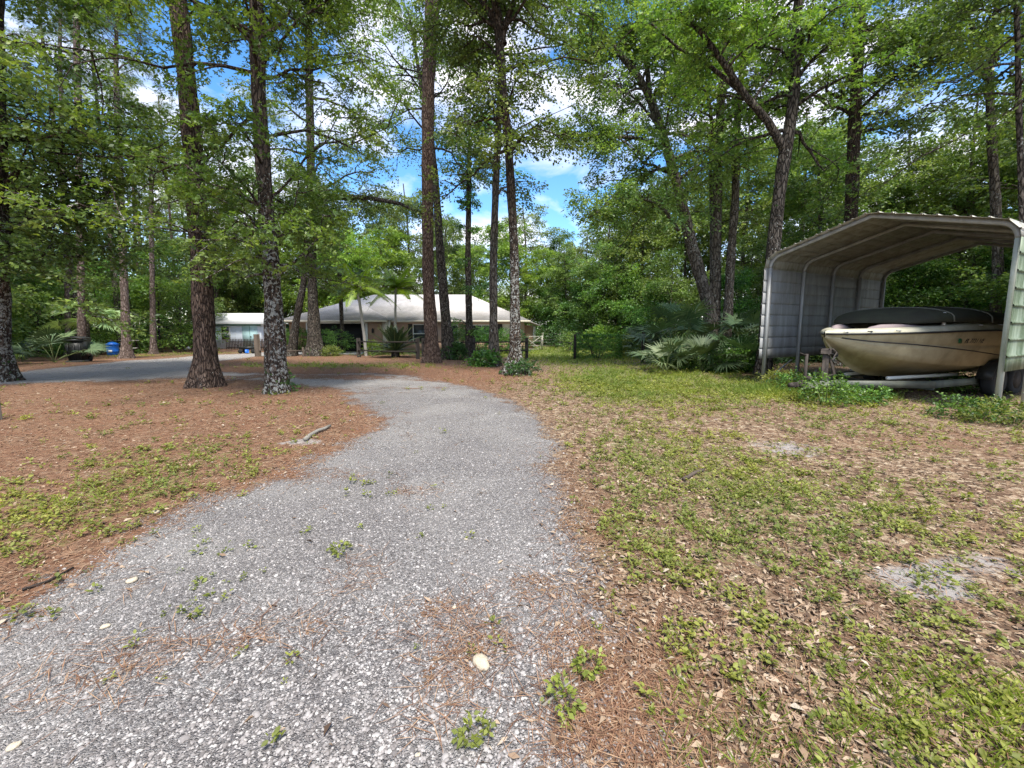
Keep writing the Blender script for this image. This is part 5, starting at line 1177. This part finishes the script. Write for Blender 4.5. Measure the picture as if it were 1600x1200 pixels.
def post(px, py, h, w, mat, label):
    q = G0(px, py); m = MB(); m.box((0, 0, h/2-.05), (w, w, h+.1), bev=.015); e = empty('fence_post', q, label=label, cat='post'); m.build('post_body', M[mat], e)
post(403, 557, 1.38, .25, 'old_wood', 'thick wooden post beside the black garden cart'); post(898, 562, 1.35, .12, 'dark_wood', 'dark post at the left end of the boxy hedge'); post(1004, 567, 1.45, .13, 'dark_wood', 'dark post among the drooping fans right of the yellow green bush')
post(-4, 656, .38, .09, 'rust', 'short reddish stake at the left edge of the photo')
pa, pb = G0(318, 541), G0(262, 541); rail_fence('board_fence', pb, pa, 3, 1.3, (1.08, .5), .06, 'pale_wood', 'pale two rail fence left of the white shed', .1)
e = empty('picket_fence', (-23.5, 34.3, -.4), label='dark picket fence in front of the white shed', cat='fence')
for k in range(36):
    x = k*.125; m = MB(); m.box((x, 0, .42), (.05, .025, .84)); m.add([(x-.025, -.0125, .84), (x+.025, -.0125, .84), (x+.025, .0125, .84), (x-.025, .0125, .84), (x, 0, .9)], [[0, 1, 4], [1, 2, 4], [2, 3, 4], [3, 0, 4]]); m.build('picket', M['dark_wood'], e)
for z_ in (.2, .65): m = MB(); m.box((2.2, .04, z_), (4.5, .04, .06)); m.build('rail', M['dark_wood'], e)
# gate
q = G0(818, 547); e = empty('field_gate', q, label='pale tubular gate with a cross brace at the right corner of the house', cat='gate'); w = 1.42; h = 1.12
for nm, pp in (('gate_frame', [(0, 0, .08), (w, 0, .08), (w, 0, h), (0, 0, h), (0, 0, .08)]),): m = MB(); m.tube(pp, .035, 8); m.build(nm, M['pale_wood'], e)
for pp in ([(0, 0, .1), (w, 0, h)], [(0, 0, h), (w, 0, .1)]): m = MB(); m.tube(pp, .028, 6); m.build('brace', M['pale_wood'], e)
for z_ in (.38, .75): m = MB(); m.tube([(0, 0, z_), (w, 0, z_)], .02, 6); m.build('bar', M['pale_wood'], e)
m = MB(); m.box((w+.1, 0, .6), (.1, .1, 1.2)); m.build('gate_post', M['pale_wood'], e)
q = np.array([2.9, 39, -.4]); e = empty('wire_fence', q, label='thin wire fence along the far edge of the lawn', cat='fence'); 
for k in range(5): m = MB(); m.tube([(k*1.6, 0, -.1), (k*1.6, 0, 1.35)], .03, 6); m.build('post', M['pale_wood'], e)
for k in range(5): m = MB(); m.tube([(0, 0, .15+k*.27), (6.4, 0, .15+k*.27)], .008, 4); m.build('wire', M['galv'], e)
# black wheeled bin
x, y = at(124, 565); e = empty('wheelie_bin', (x, y, float(ground_z(x, y)[0])), .45, label='black wheeled rubbish bin under the pale fan palm', cat='bin')
def taper(m, z0, z1, w0, w1, d0, d1, cx=0, cy=0):
    a = [(sx*w0/2+cx, sy*d0/2+cy, z0) for sx, sy in ((-1, -1), (1, -1), (1, 1), (-1, 1))]+[(sx*w1/2+cx, sy*d1/2+cy, z1) for sx, sy in ((-1, -1), (1, -1), (1, 1), (-1, 1))]
    m.add(a, [[0, 3, 2, 1], [4, 5, 6, 7], [0, 1, 5, 4], [1, 2, 6, 5], [2, 3, 7, 6], [3, 0, 4, 7]]); return m
m = taper(MB(), .06, 1.02, .50, .64, .55, .74); taper(m, .96, 1.06, .70, .70, .80, .80); [m.box((k, -.34-.02, .5), (.03, .05, .75)) for k in (-.2, 0, .2)]; m.build('bin_body', M['black_plastic'], e)
m = MB(); P_ = np.array([[(x_*.74, y_, 1.07+.10*math.cos(x_*2.6)*math.cos((y_+.02)*1.7)) for x_ in np.linspace(-.5, .5, 8)] for y_ in np.linspace(-.44, .40, 6)]); m.grid(P_); m.build('lid', M['black_plastic'], e, solid=.02)
m = MB(); m.tube([(-.3, .40, 1.04), (-.3, .52, 1.1), (.3, .52, 1.1), (.3, .40, 1.04)], .018, 6); m.build('handle', M['black_plastic'], e)
for sg in (-1, 1): m = MB(); m.lathe([(.03, -.03), (.13, -.035), (.14, 0), (.13, .035), (.03, .03)], n=18); o = m.build('wheel', M['tyre'], e, smooth=True); o.rotation_euler = (0, math.pi/2, 0); o.location = (sg*.31, .28, .14)
m = MB(); m.box((0, -.1, .04), (.62, .72, .08), bev=.02); m.build('foot', M['black_plastic'], e)
# blue tank
x, y = at(177, 555); e = empty('water_tank', (x, y, float(ground_z(x, y)[0])), label='bright blue round water tank by the pale fan palm', cat='tank')
m = MB(); m.lathe([(.22, .0), (.27, .02), (.31, .12), (.315, .25), (.325, .26), (.315, .28), (.32, .62), (.33, .64), (.32, .66), (.28, .78), (.18, .86), (.06, .90)], n=28); m.build('tank_body', M['blue_plastic'], e, smooth=True)
m = MB(); m.lathe([(.35, .70), (.36, .73), (.35, .76)], n=28); m.build('rim_band', M['blue_plastic'], e, smooth=True); m = MB(); m.tube([(0, 0, .88), (0, 0, .97), (.15, -.05, 1.0)], .03, 8); m.build('valve', M['black_paint'], e)
m = MB(); m.grid(np.array([[(.335*math.cos(a), .335*math.sin(a), z_) for z_ in (.22, .36)] for a in np.linspace(-1.5, -.9, 6)])); m.build('label_patch', M['white_paint'], e, solid=.004)
x, y = at(198, 555); e = empty('well_pipes', (x, y, float(ground_z(x, y)[0])), label='white pump pipes and small box right of the blue tank', cat='pipes')
m = MB(); m.tube([(0, 0, 0), (0, 0, .42), (-.35, .05, .42), (-.45, .05, .2)], .03, 8); m.build('pipe_run', M['pvc'], e); m = MB(); m.tube([(.22, .1, 0), (.22, .1, .5)], .02, 6); m.box((.22, .06, .55), (.2, .12, .3), bev=.02); m.build('switch_box', M['white_paint'], e)
x, y = at(147, 556); e = empty('bench_table', (x, y+2, float(ground_z(x, y+2)[0])), .15, label='weathered white plank table behind the black bin', cat='table')
m = MB(); [m.box((0, k*.2, .92), (2.2, .17, .05)) for k in (-1, 0, 1)]; m.build('tabletop', M['pale_wood'], e); m = MB(); m.box((.3, -.75, .42), (2.2, .25, .05)); m.build('bench_seat', M['pale_wood'], e)
for sg in (-1, 1): m = MB(); m.tube([(sg*.8, -.8, 0), (sg*.8, -.1, .9)], .04, 4); m.tube([(sg*.8, .6, 0), (sg*.8, .1, .9)], .04, 4); m.tube([(sg*.8+.0, -.86, .38), (sg*.8, .3, .38)], .035, 4); m.build('leg', M['old_wood'], e)
# garden cart
x, y = at(389, 552); e = empty('garden_cart', (x, y, float(ground_z(x, y)[0])), .1, label='low black garden cart on four wheels before the picket fence', cat='cart')
m = MB(); taper(m, .28, .46, 1.0, 1.15, .55, .65); m.build('cart_bed', M['black_plastic'], e)
for sx in (-.42, .42):
    for sy in (-.28, .28): m = MB(); m.lathe([(.03, -.04), (.14, -.04), (.155, 0), (.14, .04), (.03, .04)], n=16); o = m.build('wheel', M['tyre'], e, smooth=True); o.rotation_euler = (math.pi/2, 0, 0); o.location = (sx, sy, .155)
m = MB(); m.tube([(-.5, 0, .25), (-.75, 0, .6), (-.85, -.12, .62), (-.85, .12, .62)], .018, 6); m.build('pull_handle', M['black_paint'], e)
m = MB(); m.box((.12, -.40, .16), (.22, .16, .26), bev=.03); o = m.build('blue_bucket', M['blue_plastic'], None); o.location = (x, y, float(ground_z(x, y)[0])); o.name = 'bucket'; tag(o, 'small blue bucket in front of the garden cart', 'bucket')
x, y = at(290, 549); m = MB(); m.lathe([(.10, 0), (.13, .32), (.135, .34)], n=14); o = m.build('pail', M['white_paint'], None, smooth=True); o.location = (x, y, float(ground_z(x, y)[0])+.12); o.rotation_euler = (0, 1.1, 0); tag(o, 'white pail tipped over by the two rail fence', 'pail')
# stones, log, twigs, cones, single leaves
def rock(px, py, s, label, mat='stone', asp=(1, .75, .5), seed=0, name='stone'):
    rg = np.random.RandomState(seed+200); x, y = at(px, py); bm_ = MB(); n1, n2 = 10, 7; ph = rg.rand(6)*6
    prof = []
    for j in range(n2):
        th = math.pi*(j+.02)/(n2-1+.04)
        prof.append([(math.sin(th)*math.cos(a)*asp[0]*s*(1+.14*math.sin(3*a+ph[0])+.1*math.sin(2*a+ph[1]+th)), math.sin(th)*math.sin(a)*asp[1]*s*(1+.14*math.cos(2*a+ph[2])), math.cos(th)*asp[2]*s*(1+.1*math.sin(4*a+ph[3]))) for a in np.linspace(0, 2*math.pi, n1+1)])
    bm_.grid(np.array(prof)); o = bm_.build(name, M[mat], None, smooth=True); o.location = (x, y, float(ground_z(x, y)[0])+asp[2]*s*.55); o.rotation_euler = (0, 0, rg.rand()*3); tag(o, label, 'stone'); return o
rock(752, 1043, .042, 'cream coloured pitted stone lying alone on the lower gravel', asp=(.85, 1.1, .5), seed=1)
for i, (px, py, s, lb) in enumerate([(207, 911, .045, 'flat white stone on the mossy edge of the gravel at left'), (165, 983, .032, 'small pale stone below the flat white one at left'), (22, 1172, .03, 'yellowish stone in the lower left corner of the gravel'), (653, 1184, .014, 'small white round pebble at the bottom of the gravel'), (710, 953, .018, 'pale pebble above the cream pitted stone'), (243, 801, .05, 'white stone on the left shoulder of the gravel'), (728, 845, .02, 'white pebble in the middle of the drive')]): rock(px, py, s*.72, lb, seed=5+i, asp=(1, .8, .4))
def stick(pts, r, label, mat='weathered', name='twig'):
    Q = [np.array([*at(a, b), 0]) for a, b in pts]
    for q in Q: q[2] = float(ground_z(q[0], q[1])[0])+r+.004
    o0 = Q[0]; m = MB(); m.tube([q-o0 for q in Q], [r*(1-.4*k/len(Q)) for k in range(len(Q))], 7); o = m.build(name, M[mat], None, smooth=True); o.location = tuple(o0); tag(o, label, 'log' if name == 'log' else 'stick')
stick([(848, 1110), (868, 1092), (888, 1074), (912, 1058)], .006, 'grey twig on the right edge of the gravel near the bottom')
stick([(477, 690), (484, 684), (497, 676), (506, 673), (516, 668)], .03, 'grey mossy log half buried left of the drive', name='log')
stick([(1157, 955), (1180, 975), (1212, 1008)], .005, 'thin pale stick lying on the litter at lower right'); stick([(1275, 1022), (1302, 1028), (1335, 1035)], .005, 'bent pale twig in the weeds at lower right')
stick([(1318, 1092), (1350, 1102), (1378, 1113)], .006, 'pale stick below the bent twig at lower right'); stick([(1068, 752), (1085, 742), (1100, 737)], .02, 'short brown stick on the litter right of the drive', 'old_wood'); stick([(35, 925), (75, 912), (115, 890)], .008, 'dark stick at the left edge of the gravel', 'dark_wood')
